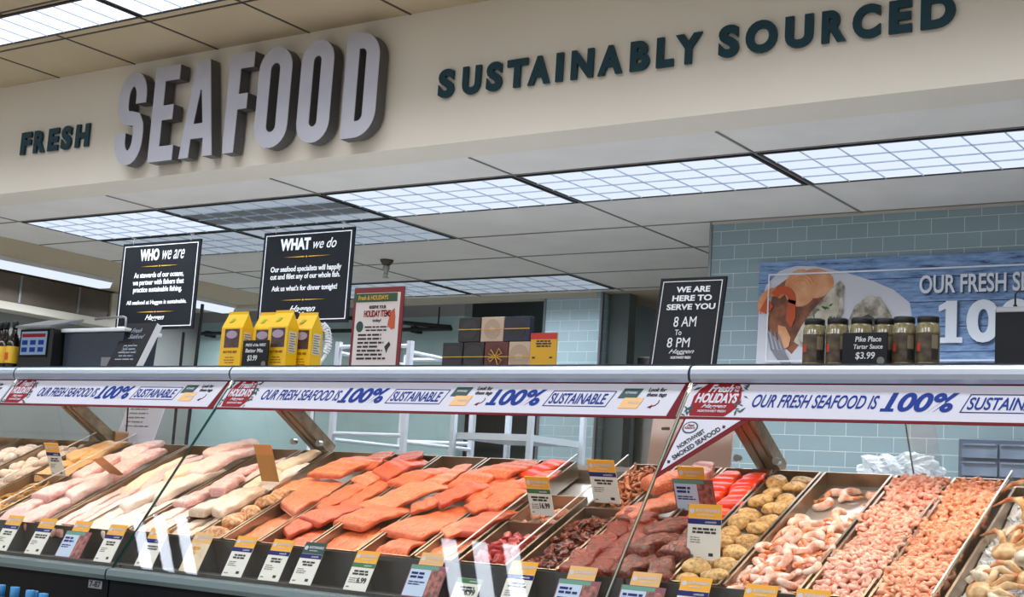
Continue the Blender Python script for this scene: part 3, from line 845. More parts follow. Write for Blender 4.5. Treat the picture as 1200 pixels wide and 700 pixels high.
def divider(x, s0, s1, h, lab):
    m = MB()
    m.slab(tp(x - 0.0025, s0, -0.05), UX * 0.005, TT * (s1 - s0), TN * (0.05 + h), 0)
    t = thing('acrylic_divider', lab, 'divider', tuple(tp(x, s0, -0.05)), 'clear acrylic dividers between trays')
    m.build('divider_sheet', MT['acrylic'], t)
    MB().slab(tp(x - 0.0025, s0, h), UX * 0.005, TT * (s1 - s0), TN * 0.003).build('bright_edge', MT['acrylic_edge'], t)
divider(-1.2275, 0.0, 0.80, 0.030, 'clear divider between the small shrimp and the crab on ice')
divider(-2.565, 0.02, 0.80, 0.035, 'clear divider between the red cubes and the jerky')
divider(-2.781, 0.02, 0.80, 0.030, 'clear divider between the last salmon tray and the red cubes')
divider(-5.195, 0.02, 0.83, 0.035, 'clear divider left of the wide pink fillets')
divider(-5.470, 0.02, 0.83, 0.035, 'clear divider left of the golden fillets')

# ---------------------------------------------------------------- price tags
PV = Vector((0, 0.447, 0.894)); PN = Vector((0, -0.894, 0.447))
def price_tag(o, U, V, N, lab, kind, group='price tags along the case front', w=0.095, h=0.155, price=None, seed=0, top='orange_tag'):
    """kind: blue / green (band colour), ad (wide picture card), plain, brown (seen from behind)"""
    t = thing('price_tag', lab, 'price tag', tuple(o), group)
    o = Vector(o); th = N * 0.002
    c0 = o - U * (w / 2)
    hd = 0.043
    def head(cx, v0, ww, m):
        MB().slab(cx + V * v0, U * ww, V * hd, th).build('tag_header', MT[m], t)
        m1 = MB(); m1.prism([cx + U * (0.012 + 0.008 * math.cos(k * PI / 6)) + V * (v0 + hd / 2 + 0.008 * math.sin(k * PI / 6)) + th for k in range(12)], N * 0.0006)
        text(m1, 'SUSTAINABLE', cx + U * 0.024 + V * (v0 + hd * 0.46) + th, U, V, N, w=ww - 0.030, h=0.0095, bold=0.03, thick=0.0006)
        dashes(m1, cx + U * 0.03 + V * (v0 + hd * 0.25) + th, U, V, N, ww - 0.05, 1, 0.005, seed=seed, thick=0.0005)
        m1.build('header_lettering', MT['paper'], t)
    if kind == 'brown':
        MB().slab(c0, U * w, V * (h - hd), th).build('tag_card', pm('amber_card_back', (176, 124, 66), 0.5), t)
        MB().slab(c0 + V * (h - hd), U * w, V * hd, th).build('tag_header', pm('orange_card_back', (200, 134, 70), 0.5), t)
        return t
    if kind == 'ad':
        ww = 0.145; a0 = o - U * (ww / 2); ah = h - hd
        MB().slab(a0, U * ww, V * ah, th).build('tag_card', pm('plum_border', (136, 74, 88), 0.5), t)
        MB().slab(a0 + U * 0.004 + V * 0.004 + th, U * 0.082, V * (ah - 0.020), N * 0.0006).build('text_panel', pm('pale_blue_print', (190, 206, 226), 0.5), t)
        MB().slab(a0 + U * 0.002 + V * (ah - 0.015) + th, U * 0.110, V * 0.013, N * 0.0006).build('green_band', pm('mint_print', (92, 150, 130), 0.5), t)
        MB().slab(a0 + U * 0.089 + V * 0.004 + th, U * 0.052, V * (ah - 0.020), N * 0.0006).build('picture', pm('food_picture', (190, 110, 100), 0.5, c2=(90, 60, 56), vscale=60), t)
        m1 = MB(); dashes(m1, a0 + U * 0.012 + V * (ah - 0.034) + th + N * 0.0006, U, V, N, 0.066, 2, 0.013, 0.6, seed)
        dashes(m1, a0 + U * 0.012 + V * (ah - 0.062) + th + N * 0.0006, U, V, N, 0.066, 2, 0.008, 0.5, seed + 9)
        m1.build('fine_print', MT['navy'], t)
        if price:
            m3 = MB(); text(m3, price, a0 + U * 0.045 + V * 0.008 + th + N * 0.0006, U, V, N, w=0.036, h=0.018, bold=0.04, thick=0.0006); m3.build('price_lettering', MT['navy'], t)
        head(o - U * (w / 2), ah + 0.0005, w, top)
        return t
    if kind == 'plain':
        MB().slab(c0, U * w, V * (h - hd), th).build('tag_card', pm('cream_card', (226, 206, 176), 0.5, c2=(214, 180, 140), vscale=30), t)
        m1 = MB()
        r = random.Random(seed)
        for k in range(5):
            q = c0 + U * r.uniform(0.01, 0.06) + V * r.uniform(0.06, 0.10) + th
            m1.prism([q + U * 0.010 * math.cos(a * PI / 4) + V * 0.008 * math.sin(a * PI / 4) for a in range(8)], N * 0.0006)
        m1.build('picture', pm('seafood_picture', (200, 90, 50), 0.5, c2=(230, 190, 60), vscale=80), t)
        head(c0, h - hd, w, 'peach_tag')
        return t
    MB().slab(c0, U * w, V * (h - hd), th).build('tag_card', MT['tag_white'], t)
    band = {'blue': 'navy', 'green': 'tag_green'}[kind]
    MB().slab(c0 + V * (h - hd - 0.017) + th, U * w, V * 0.016, N * 0.0006).build('colour_band', MT[band], t)
    m1 = MB(); text(m1, 'sustainable', c0 + U * (w * 0.52) + V * (h - hd - 0.0125) + th + N * 0.0006, U, V, N, w=w * 0.34, h=0.007, bold=0.01, shear=0.3, thick=0.0004)
    m1.build('band_lettering', MT['paper'], t)
    m2 = MB()
    dashes(m2, c0 + U * 0.012 + V * (h - hd - 0.034) + th, U, V, N, w - 0.024, 2, 0.010, 0.65, seed, center=True)
    m2.build('name_lettering', MT['ink'], t)
    m2 = MB(); dashes(m2, c0 + U * 0.010 + V * (h - hd - 0.058) + th, U, V, N, w * 0.45, 3, 0.007, 0.4, seed + 5)
    dashes(m2, c0 + U * 0.008 + V * 0.010 + th, U, V, N, 0.018, 1, 0.008, 0.5, seed + 8)
    m2.build('fine_print', MT['grey_ink'], t)
    m3 = MB()
    if price:
        text(m3, price, c0 + U * (w * 0.45) + V * 0.026 + th, U, V, N, w=w * 0.42, h=0.021, bold=0.03, thick=0.0006)
    else:
        dashes(m3, c0 + U * (w * 0.66) + V * 0.012 + th, U, V, N, 0.018, 1, 0.016, 0.6, seed + 3)
    m3.build('price_lettering', MT['ink'], t)
    if top:
        head(c0, h - hd, w, top)
    return t
def front_tag(x, lab, kind, **k):
    k.setdefault('h', 0.155)
    price_tag(Vector((x, 3.628, 0.5985)), UX, PV, PN, lab, kind, **k)
front_tag(-4.935, 'orange and cream price tag at the left picture edge', 'blue', seed=1)
front_tag(-4.728, 'orange topped price tag second from the left edge', 'blue', seed=2)
front_tag(-4.520, 'plum edged picture price card left of the glass joint', 'ad', seed=3)
front_tag(-4.317, 'orange topped price tag just left of the glass joint', 'blue', seed=4)
front_tag(-4.090, 'orange topped price tag just right of the glass joint', 'blue', seed=5)
front_tag(-3.855, 'cream price card with a food picture in front of the tan fillets', 'plain', seed=6)
front_tag(-3.640, 'orange topped price tag in front of the crab cakes', 'blue', seed=7)
front_tag(-3.465, 'orange topped price tag in front of the first salmon tray', 'blue', seed=8)
front_tag(-3.318, 'green topped price tag in front of the second salmon tray', 'blue', seed=9, top='dark_green')
front_tag(-3.080, 'price tag with a green band reading 6.99', 'green', seed=10, price='6.99', h=0.142)
front_tag(-2.815, 'plum edged picture price card in front of the fourth salmon tray', 'ad', seed=11, top='peach_tag')
front_tag(-2.645, 'green banded price tag without an orange top', 'green', seed=12, h=0.125, top=None, price='6.99')
front_tag(-2.465, 'orange topped price tag in front of the raw red cubes', 'blue', seed=13)
front_tag(-2.255, 'picture price card in front of the smoked salmon blocks', 'ad', seed=14, top='peach_tag')
front_tag(-2.040, 'picture price card in front of the dark smoked collars', 'ad', seed=15, top='peach_tag')
front_tag(-1.880, 'orange topped price tag in front of the tan cakes', 'blue', seed=16)
front_tag(-1.680, 'orange topped price tag in front of the large prawns', 'blue', seed=17, h=0.15)
front_tag(-1.530, 'orange topped price tag in front of the small pink shrimp', 'blue', seed=18, h=0.15)

TGN = Vector((0, -0.91, -0.41)); TGV = Vector((0, -0.41, 0.91))
def in_tray(x, s, lift, lab, kind, V=TGV, N=TGN, **k):
    price_tag(tp(x, s, lift), UX, V, N, lab, kind, group='price tags standing in the trays', **k)
in_tray(-5.262, 0.42, 0.000, 'price tag standing among the golden strips', 'blue', seed=21)
in_tray(-4.020, 0.47, 0.010, 'amber backed tag standing behind the crab cakes', 'brown', seed=22)
in_tray(-2.675, 0.375, -0.01, 'price tag reading 16.99 standing by the small pink pieces', 'green', seed=23, price='16.99', h=0.14)
in_tray(-2.492, 0.50, -0.01, 'price tag standing in front of the shredded smoked fish', 'blue', seed=24, w=0.105)
in_tray(-2.143, 0.475, -0.01, 'red edged picture card standing in the bright orange slices', 'ad', seed=25, price='14.99')
in_tray(-1.970, 0.155, -0.01, 'price tag standing upright in the tan cakes', 'blue', V=UZ, N=-UY, seed=26, w=0.11, h=0.165)
lv = Vector((-0.25, -0.80, 0.55)).normalized(); lu = Vector((0.95, -0.2, 0.14)); lu = (lu - lv * lu.dot(lv)).normalized()
price_tag(tp(-4.86, 0.42, 0.02), lu, lv, lu.cross(lv), 'amber backed tag tipped over the pink fillets', 'brown', group='price tags standing in the trays', h=0.12, w=0.085, seed=27)
# ---------------------------------------------------------------- food
def food_mat(name, c, c2, rough=0.38, vscale=14, stretch=None, bump=0.25, bscale=60, sss=0.04, spec=0.5, lo=0.38, hi=0.62, detail=4):
    return pm(name, c, rough, 0, c2=c2, vscale=vscale, stretch=stretch, bump=bump, bscale=bscale, sss=sss, spec=spec, lo=lo, hi=hi, detail=detail, bdist=0.006)
FM = {
 'salmon': food_mat('salmon_flesh', (200, 72, 26), (236, 128, 68), stretch=(3, 14, 14)),
 'salmon_deep': food_mat('deep_salmon_flesh', (202, 68, 30), (230, 108, 58), stretch=(3, 14, 14)),
 'salmon_pale': food_mat('pale_salmon_flesh', (222, 116, 66), (244, 164, 112), stretch=(3, 14, 14)),
 'salmon_pink': food_mat('pink_salmon_flesh', (212, 100, 56), (240, 148, 98), stretch=(3, 14, 14)),
 'salmon_edge': food_mat('salmon_cut_edge', (204, 82, 44), (226, 110, 66), vscale=30),
 'salmon_deep_edge': food_mat('deep_salmon_cut_edge', (184, 56, 34), (210, 82, 52), vscale=30),
 'salmon_pink_edge': food_mat('pink_salmon_cut_edge', (196, 84, 50), (214, 112, 76), vscale=30),
 'salmon_pale_edge': food_mat('pale_salmon_cut_edge', (214, 104, 64), (232, 134, 92), vscale=30),
 'white_fish': food_mat('white_fish_flesh', (230, 204, 186), (243, 226, 212), stretch=(3, 10, 10), rough=0.3),
 'tan_fish': food_mat('tan_fish_flesh', (222, 190, 164), (236, 212, 190), stretch=(3, 10, 10), rough=0.35),
 'pink_fish': food_mat('pink_fish_flesh', (230, 164, 156), (244, 200, 190), stretch=(3, 10, 10), rough=0.3),
 'rose_fish': food_mat('rose_fish_flesh', (236, 186, 174), (246, 214, 202), stretch=(3, 10, 10), rough=0.3),
 'cream_fish': food_mat('cream_fish_flesh', (232, 202, 164), (242, 218, 188), stretch=(3, 10, 10), rough=0.3),
 'golden': food_mat('golden_fillet', (222, 160, 96), (238, 188, 126), stretch=(3, 10, 10)),
 'amber': food_mat('amber_strips', (206, 140, 50), (232, 180, 96), vscale=30),
 'crabcake': food_mat('crab_cake', (186, 112, 62), (240, 186, 134), vscale=70, bump=0.7, bscale=90, sss=0.05),
 'cake': food_mat('tan_seafood_cake', (150, 104, 52), (222, 178, 112), vscale=70, bump=0.8, bscale=130, sss=0, lo=0.3, hi=0.55),
 'prawn': food_mat('prawn_meat', (252, 222, 204), (240, 140, 96), vscale=34, stretch=(1, 1, 1), bump=0.1, lo=0.48, hi=0.70),
 'prawn_tail': food_mat('prawn_orange_shell', (236, 112, 52), (244, 160, 104), vscale=40, bump=0.1),
 'shrimp': food_mat('small_shrimp_meat', (236, 142, 116), (252, 206, 184), vscale=60, bump=0.1, sss=0.05),
 'shrimp2': food_mat('orange_small_shrimp_meat', (234, 132, 90), (252, 194, 158), vscale=60, bump=0.1, sss=0.05),
 'jerky': food_mat('dark_smoked_fish', (50, 14, 8), (158, 66, 42), vscale=60, rough=0.28, bump=1.0, bscale=90, sss=0, lo=0.42, hi=0.62),
 'shred': food_mat('shredded_smoked_fish', (138, 72, 46), (206, 132, 92), vscale=60, bump=0.5, bscale=80, sss=0),
 'block': food_mat('smoked_salmon_block', (88, 16, 7), (168, 54, 26), vscale=18, stretch=(3, 14, 14), rough=0.25, bump=0.5, sss=0),
 'block_skin': food_mat('pale_smoked_edge', (196, 118, 88), (226, 160, 128), vscale=20, rough=0.3),
 'collar': food_mat('dark_smoked_collar', (66, 18, 11), (158, 66, 44), vscale=14, stretch=(3, 8, 8), rough=0.26, bump=0.6, sss=0, lo=0.36, hi=0.68),
 'pinkcollar': food_mat('pink_smoked_collar', (176, 76, 48), (222, 138, 102), vscale=26, stretch=(3, 16, 16), rough=0.32, sss=0.05),
 'lox': food_mat('bright_orange_slice', (246, 46, 8), (252, 84, 30), vscale=16, bump=0.2, sss=0),
 'redcube': food_mat('raw_red_fish', (150, 26, 32), (212, 88, 82), vscale=30, rough=0.28),
 'pinkbit': food_mat('small_pink_fish', (220, 138, 108), (240, 184, 154), vscale=40),
 'scallop': food_mat('scallop_meat', (232, 204, 184), (244, 224, 208), vscale=20),
 'crabshell': food_mat('crab_shell', (196, 140, 84), (228, 196, 150), vscale=30, rough=0.3, bump=0.2),
 'crableg': food_mat('crab_leg_shell', (176, 84, 46), (222, 160, 110), vscale=30, rough=0.3, bump=0.2),
 'shellwhite': food_mat('pale_crab_shell', (186, 168, 140), (236, 226, 208), vscale=26, rough=0.3, bump=0.5, sss=0),
 'ice': pm('crushed_ice', (246, 248, 250), 0.25, spec=0.6),
}
FR = random.Random(11)

def loft(rings, caps=True):
    k = len(rings[0]); n = len(rings)
    vs = [p for r in rings for p in r]
    fs = [(i * k + j, i * k + (j + 1) % k, (i + 1) * k + (j + 1) % k, (i + 1) * k + j) for i in range(n - 1) for j in range(k)]
    if caps:
        fs += [tuple(reversed(range(k))), tuple(range((n - 1) * k, n * k))]
    return vs, fs

def me_make(name, vs, fs, mats, mi=None, smooth=True):
    me = bpy.data.meshes.new(name)
    me.from_pydata([tuple(v) for v in vs], [], fs)
    for m in (mats if isinstance(mats, (list, tuple)) else [mats]): me.materials.append(m)
    for i, p in enumerate(me.polygons):
        p.use_smooth = smooth
        if mi: p.material_index = mi[i]
    return me

def fillet_mesh(name, mat, L, W, T, seed, bend=0.25, taper=0.5, wave=0.1, blunt=0.0, twist=0.0, box=0.32, edge=None, skew=None):
    """fish fillet lying along x: flat slab with cut edges, tapering to one end, draped over what lies below"""
    r = random.Random(seed); nu, k = 26, 20
    p1, p2, p3 = r.uniform(0, 6), r.uniform(0, 6), r.uniform(0, 6)
    sk = r.uniform(-0.45, 0.45) if skew is None else skew
    rings = []; us = [0, 0.004, 0.015, 0.035, 0.06] + [0.06 + 0.86 * i / 20 for i in range(1, 21)] + [0.945, 0.97, 0.988, 0.997, 1.0]
    for u in us:
        ea = min(1.0, u / 0.05); eb = min(1.0, (1 - u) / 0.09)
        ez = max(0.03, (1 - (1 - ea) ** 2) ** 0.5 * (1 - (1 - eb) ** 2) ** 0.5)
        ew = (0.80 + 0.20 * (1 - (1 - ea) ** 2) ** 0.5) * (0.50 + 0.50 * (1 - (1 - min(1.0, (1 - u) / 0.22)) ** 2) ** 0.5)
        w = W / 2 * (1 - taper * u ** 1.8) * ew * (1 + wave * 0.6 * math.sin(5 * u + p1))
        th = T * (1 - 0.45 * taper * u) * ez
        yc = 0.08 * W * math.sin(3 * u + p2)
        zc = -bend * L * 0.30 * (2 * u - 1) ** 2 + 0.004 * math.sin(6 * u + p3) + bend * 0.04 + (T - th) * 0.15
        ring = []
        for j in range(k):
            a = 2 * PI * (j + 0.5) / k
            ca, sa = math.cos(a), math.sin(a)
            y = math.copysign(abs(ca) ** box, ca) * w
            z = (math.copysign(abs(sa) ** (box + 0.08), sa) * 0.5 + 0.5) * th
            if sa > 0: z += 0.10 * th * math.sin(PI * (y / (2 * w + 1e-6) + 0.5)) + 0.0016 * math.sin(30 * u + p2)
            z += twist * (y / W) * (u - 0.5) * W
            y += 0.003 * math.sin(15 * u + p1 + 2 * sa)
            ring.append(((u - 0.5) * L + sk * y * (1 - u * 0.5), y + yc, z + zc))
        rings.append(ring)
    vs, fs = loft(rings)
    n = len(rings) - 1; mi = []
    for i in range(n):
        for j in range(k):
            a = 2 * PI * (j + 1.0) / k
            mi.append(1 if (abs(math.cos(a)) > 0.86 or i < 3) else 0)
    mi += [1, 1]
    return me_make(name, vs, fs, [mat, edge or mat], mi)

def lump_mesh(name, mat, a, b, c, seed, amp=0.12, f=2.2, sub=3, flat=0.0):
    bm = bmesh.new(); bmesh.ops.create_icosphere(bm, subdivisions=sub, radius=1.0)
    r = random.Random(seed); ph = [r.uniform(0, 6) for _ in range(6)]
    for v in bm.verts:
        p = v.co
        d = 1 + amp * (math.sin(f * p.x * 2 + ph[0]) + math.sin(f * p.y * 2.3 + ph[1]) + math.sin(f * p.z * 2.7 + ph[2]) + 0.6 * math.sin(f * 4 * (p.x + p.y) + ph[3]) + 0.6 * math.sin(f * 4.3 * (p.y - p.z) + ph[4])) / 2.4
        v.co = Vector((p.x * a * d, p.y * b * d, (p.z if p.z > 0 else p.z * (1 - flat)) * c * d))
    me = bpy.data.meshes.new(name); bm.to_mesh(me); bm.free()
    me.materials.append(mat)
    for p in me.polygons: p.use_smooth = True
    return me

def shrimp_geo(R, rt, seg=9, k=7, sweep=250, flat=0.9, seed=0):
    r = random.Random(seed); rings = []
    for i in range(seg + 1):
        u = i / seg
        a = math.radians(sweep) * (u - 0.5)
        rad = rt * (0.75 + 0.45 * math.sin(PI * min(1, u * 1.25)) - 0.62 * max(0, u - 0.55)) * (0.35 if i == 0 else 1)
        rad *= 1 + 0.05 * (i % 2)
        rr = R * (1 - 0.18 * u)
        c = Vector((rr * math.cos(a), rr * math.sin(a), 0.004 * math.sin(3 * u) * R / 0.02))
        t = Vector((-math.sin(a), math.cos(a), 0)); o = Vector((math.cos(a), math.sin(a), 0))
        rings.append([c + o * math.cos(2 * PI * j / k) * rad + Vector((0, 0, 1)) * math.sin(2 * PI * j / k) * rad * flat for j in range(k)])
    return rings

def prawn_mesh(name, seed):
    rings = shrimp_geo(0.0275, 0.0105, 13, 9, 255 + (seed * 37) % 50, 0.95, seed)
    vs, fs = loft(rings); mi = [0] * len(fs)
    end = sum(rings[-1], Vector()) / len(rings[-1]); prev = sum(rings[-2], Vector()) / len(rings[-1])
    d = (end - prev).normalized(); s = Vector((0, 0, 1)); q = d.cross(s)
    for sg in (-1, 1):
        o = len(vs)
        base = end - d * 0.002
        tip = end + d * 0.016 + q * sg * 0.007
        vs += [base + s * 0.003, base - s * 0.003, tip + s * 0.0015 + q * sg * 0.004, tip - s * 0.0015 + q * sg * 0.004, tip + s * 0.0015 - q * sg * 0.004, tip - s * 0.0015 - q * sg * 0.004]
        fs += [(o, o + 2, o + 4), (o + 1, o + 5, o + 3), (o, o + 1, o + 3, o + 2), (o, o + 4, o + 5, o + 1), (o + 2, o + 3, o + 5, o + 4)]; mi += [1] * 5
    n = len(rings[0])
    for i in range(len(rings) - 1):
        if i in (11, 12) or (seed % 2 and i == 8):
            for j in range(n): mi[i * n + j] = 1
    return me_make(name, vs, fs, [FM['prawn'], FM['prawn_tail']], mi)

BASIS = Matrix((UX, TT, TN)).transposed()
def pose(me, name, x, s, h, rz=0.0, pitch=0.0, rol=0.0, lab=None, cat=None, group=None, sc=1.0, src=None):
    o = src.copy() if src is not None else bpy.data.objects.new(name, me)
    if src is not None and me is not None: o.data = me
    COL.objects.link(o)
    m = BASIS @ (Matrix.Rotation(rz, 3, 'Z') @ Matrix.Rotation(pitch, 3, 'Y') @ Matrix.Rotation(rol, 3, 'X'))
    m = m.to_4x4()
    m.translation = tp(x, s, h)
    o.matrix_world = m
    o.scale = (sc, sc, sc)
    return tag(o, lab, cat, group)
ORD = ['first', 'second', 'third', 'fourth', 'fifth', 'sixth', 'seventh', 'eighth', 'ninth', 'tenth', 'eleventh', 'twelfth', 'thirteenth', 'fourteenth']

# -- salmon fillets: (x, s, h, rotation about the tray normal in degrees, pitch, length, width, thickness, material)
def fillets(name, cat, group, where, items, colour):
    for i, (x, s, h, rz, pt, L, W, T, m, kw) in enumerate(items):
        me = fillet_mesh(name, FM[m], L, W, T, i * 7 + len(where), edge=FM.get(m + '_edge'), **kw)
        pose(me, name, x, s, h, math.radians(rz), math.radians(pt), math.radians(kw.get('r', 0)) if False else 0.0,
             '%s, %s from the glass in the %s' % (colour, ORD[i], where), cat, group)
b1 = dict(bend=0.18, taper=0.35, wave=0.22); b2 = dict(bend=0.30, taper=0.3, wave=0.22); b3 = dict(bend=0.08, taper=0.4, wave=0.18)
D_ = -0.030
G_ = 'salmon fillets in the cases'
fillets('salmon_fillet', 'salmon fillet', G_, 'first salmon tray', [
    (-3.750, 0.16, D_ -0.021, 90, 0, 0.36, 0.174, 0.018, 'salmon_pink', b3),
    (-3.752, 0.42, D_ +0.009, 84, 5, 0.32, 0.191, 0.021, 'salmon_pink', dict(wave=0.2, bend=0.20, taper=0.2, blunt=1)),
    (-3.895, 0.50, D_ -0.001, 62, 0, 0.20, 0.139, 0.016, 'salmon_pale', b1),
    (-3.760, 0.66, D_ +0.027, 72, 6, 0.26, 0.174, 0.021, 'salmon_pink', dict(wave=0.2, bend=0.18, taper=0.25, blunt=1)),
    (-3.705, 0.735, D_ +0.021, 95, 2, 0.20, 0.128, 0.018, 'salmon', b1)], 'pale pink salmon fillet')
fillets('salmon_fillet', 'salmon fillet', G_, 'second salmon tray', [
    (-3.590, 0.10, D_ -0.021, 88, 0, 0.24, 0.139, 0.018, 'salmon_deep', b3),
    (-3.500, 0.09, D_ -0.017, 84, 0, 0.24, 0.128, 0.018, 'salmon_deep', b1),
    (-3.588, 0.23, D_ +0.001, 74, 4, 0.26, 0.133, 0.018, 'salmon_deep', dict(wave=0.2, bend=0.24, taper=0.3)),
    (-3.510, 0.30, D_ +0.011, 66, 4, 0.27, 0.139, 0.020, 'salmon_deep', dict(wave=0.2, bend=0.22, taper=0.4)),
    (-3.600, 0.44, D_ +0.011, 80, 3, 0.30, 0.105, 0.018, 'salmon', b1),
    (-3.505, 0.47, D_ +0.009, 82, 3, 0.30, 0.105, 0.018, 'salmon', b1),
    (-3.590, 0.63, D_ +0.013, 78, 2, 0.24, 0.128, 0.018, 'salmon_pink', b1),
    (-3.500, 0.67, D_ +0.023, 60, 4, 0.22, 0.139, 0.020, 'salmon_deep', b2),
    (-3.545, 0.74, D_ +0.027, 110, 2, 0.18, 0.122, 0.018, 'salmon_deep', b1)], 'deep red salmon fillet')
fillets('salmon_fillet', 'salmon fillet', G_, 'third salmon tray', [
    (-3.375, 0.12, D_ -0.019, 90, 0, 0.28, 0.081, 0.018, 'salmon', b3),
    (-3.310, 0.12, D_ -0.017, 90, 0, 0.28, 0.084, 0.018, 'salmon', b3),
    (-3.243, 0.12, D_ -0.019, 90, 0, 0.26, 0.081, 0.018, 'salmon_pale', b3),
    (-3.325, 0.285, D_ +0.011, 60, 5, 0.25, 0.174, 0.021, 'salmon', dict(wave=0.2, bend=0.26, taper=0.3, blunt=1)),
    (-3.375, 0.42, D_ +0.011, 70, 3, 0.22, 0.098, 0.016, 'salmon_pale', b1),
    (-3.270, 0.47, D_ +0.019, 58, 4, 0.34, 0.150, 0.018, 'salmon_pink', dict(wave=0.2, bend=0.24, taper=0.35)),
    (-3.340, 0.60, D_ +0.025, 55, 2, 0.22, 0.122, 0.018, 'salmon', b1),
    (-3.255, 0.63, D_ +0.021, 85, 1, 0.24, 0.093, 0.016, 'salmon_pink', b1)], 'orange pink salmon fillet')
fillets('salmon_fillet', 'salmon fillet', G_, 'fourth salmon tray', [
    (-3.130, 0.08, D_ -0.021, 92, 0, 0.20, 0.105, 0.016, 'salmon', b3),
    (-3.055, 0.08, D_ -0.007, 78, 6, 0.22, 0.133, 0.018, 'salmon', dict(wave=0.2, bend=0.45, taper=0.2)),
    (-2.995, 0.06, D_ -0.021, 85, 0, 0.18, 0.081, 0.016, 'salmon_deep', b3),
    (-3.060, 0.29, D_ +0.005, 74, 5, 0.34, 0.191, 0.022, 'salmon', dict(wave=0.2, bend=0.20, taper=0.25, blunt=1)),
    (-3.145, 0.38, D_ +0.025, 55, 4, 0.17, 0.087, 0.018, 'salmon', b1),
    (-3.075, 0.47, D_ +0.027, 60, 4, 0.22, 0.128, 0.022, 'salmon_deep', dict(wave=0.2, bend=0.18, taper=0.3, blunt=1)),
    (-3.005, 0.55, D_ +0.017, 80, 2, 0.26, 0.116, 0.018, 'salmon', b1),
    (-3.100, 0.64, D_ +0.021, 82, 3, 0.26, 0.139, 0.021, 'salmon', b1),
    (-3.010, 0.70, D_ +0.027, 70, 2, 0.20, 0.133, 0.018, 'salmon', b2)], 'bright orange salmon fillet')
fillets('salmon_fillet', 'salmon fillet', G_, 'fifth salmon tray', [
    (-2.905, 0.10, D_ -0.015, 88, 0, 0.26, 0.116, 0.018, 'salmon_pink', b3),
    (-2.840, 0.10, D_ -0.017, 88, 0, 0.24, 0.093, 0.018, 'salmon_pink', b3),
    (-2.895, 0.27, D_ +0.007, 62, 5, 0.24, 0.093, 0.018, 'salmon_pink', b2),
    (-2.850, 0.30, D_ +0.013, 76, 4, 0.24, 0.116, 0.021, 'salmon_deep', b1),
    (-2.905, 0.42, D_ +0.021, 50, 3, 0.19, 0.087, 0.016, 'salmon', b1),
    (-2.855, 0.45, D_ +0.027, 72, 4, 0.20, 0.098, 0.018, 'salmon', b2),
    (-2.890, 0.57, D_ +0.021, 64, 3, 0.22, 0.098, 0.018, 'salmon', b1),
    (-2.840, 0.62, D_ +0.025, 80, 2, 0.20, 0.098, 0.018, 'salmon_deep', b1),
    (-2.880, 0.725, D_ +0.023, 66, 2, 0.18, 0.116, 0.018, 'lox', b1)], 'orange salmon piece')

# -- white and pink fish
w1 = dict(bend=0.10, taper=0.5); w2 = dict(bend=0.2, taper=0.45, wave=0.18)
G_ = 'white and pink fillets in the left cases'
fillets('fish_fillet', 'fish fillet', G_, 'tray of big white fillets', [
    (-4.545, 0.11, D_, 92, 0, 0.30, 0.085, 0.030, 'white_fish', w1),
    (-4.470, 0.12, D_, 88, 0, 0.30, 0.085, 0.030, 'white_fish', w1),
    (-4.398, 0.15, D_, 88, 0, 0.34, 0.075, 0.030, 'white_fish', w1),
    (-4.520, 0.33, D_ + 0.016, 80, 3, 0.36, 0.105, 0.036, 'white_fish', w2),
    (-4.430, 0.42, D_ + 0.018, 78, 2, 0.36, 0.105, 0.034, 'white_fish', w2),
    (-4.515, 0.57, D_ + 0.026, 66, 2, 0.34, 0.100, 0.034, 'cream_fish', w2),
    (-4.420, 0.63, D_ + 0.032, 76, 1, 0.34, 0.115, 0.036, 'rose_fish', w2),
    (-4.480, 0.735, D_ + 0.040, 60, 0, 0.22, 0.110, 0.034, 'rose_fish', w2)], 'big white fillet')
fillets('fish_fillet', 'fish fillet', G_, 'tray of thin pink strips', [
    (-4.775, 0.18, D_, 92, 0, 0.46, 0.060, 0.026, 'rose_fish', w1),
    (-4.705, 0.18, D_, 88, 0, 0.46, 0.060, 0.026, 'pink_fish', w1),
    (-4.645, 0.20, D_, 88, 0, 0.46, 0.055, 0.024, 'rose_fish', w1),
    (-4.755, 0.55, D_, 94, 0, 0.46, 0.075, 0.028, 'cream_fish', w2),
    (-4.670, 0.56, D_, 88, 0, 0.46, 0.080, 0.028, 'pink_fish', w2)], 'thin pink strip of fish')
fillets('fish_fillet', 'fish fillet', G_, 'wide tray of pink fillets', [
    (-5.090, 0.12, D_, 92, 0, 0.28, 0.125, 0.034, 'pink_fish', w2),
    (-4.960, 0.13, D_, 86, 0, 0.30, 0.120, 0.034, 'pink_fish', w2),
    (-5.060, 0.32, D_ + 0.018, 80, 2, 0.30, 0.120, 0.036, 'pink_fish', w2),
    (-4.930, 0.37, D_ + 0.018, 84, 2, 0.32, 0.120, 0.036, 'rose_fish', w2),
    (-5.080, 0.52, D_ + 0.024, 84, 1, 0.30, 0.120, 0.036, 'pink_fish', w2),
    (-4.930, 0.58, D_ + 0.024, 90, 1, 0.34, 0.120, 0.034, 'pink_fish', w2),
    (-5.020, 0.70, D_ + 0.026, 84, 0, 0.24, 0.130, 0.034, 'rose_fish', w2)], 'pink fish fillet')
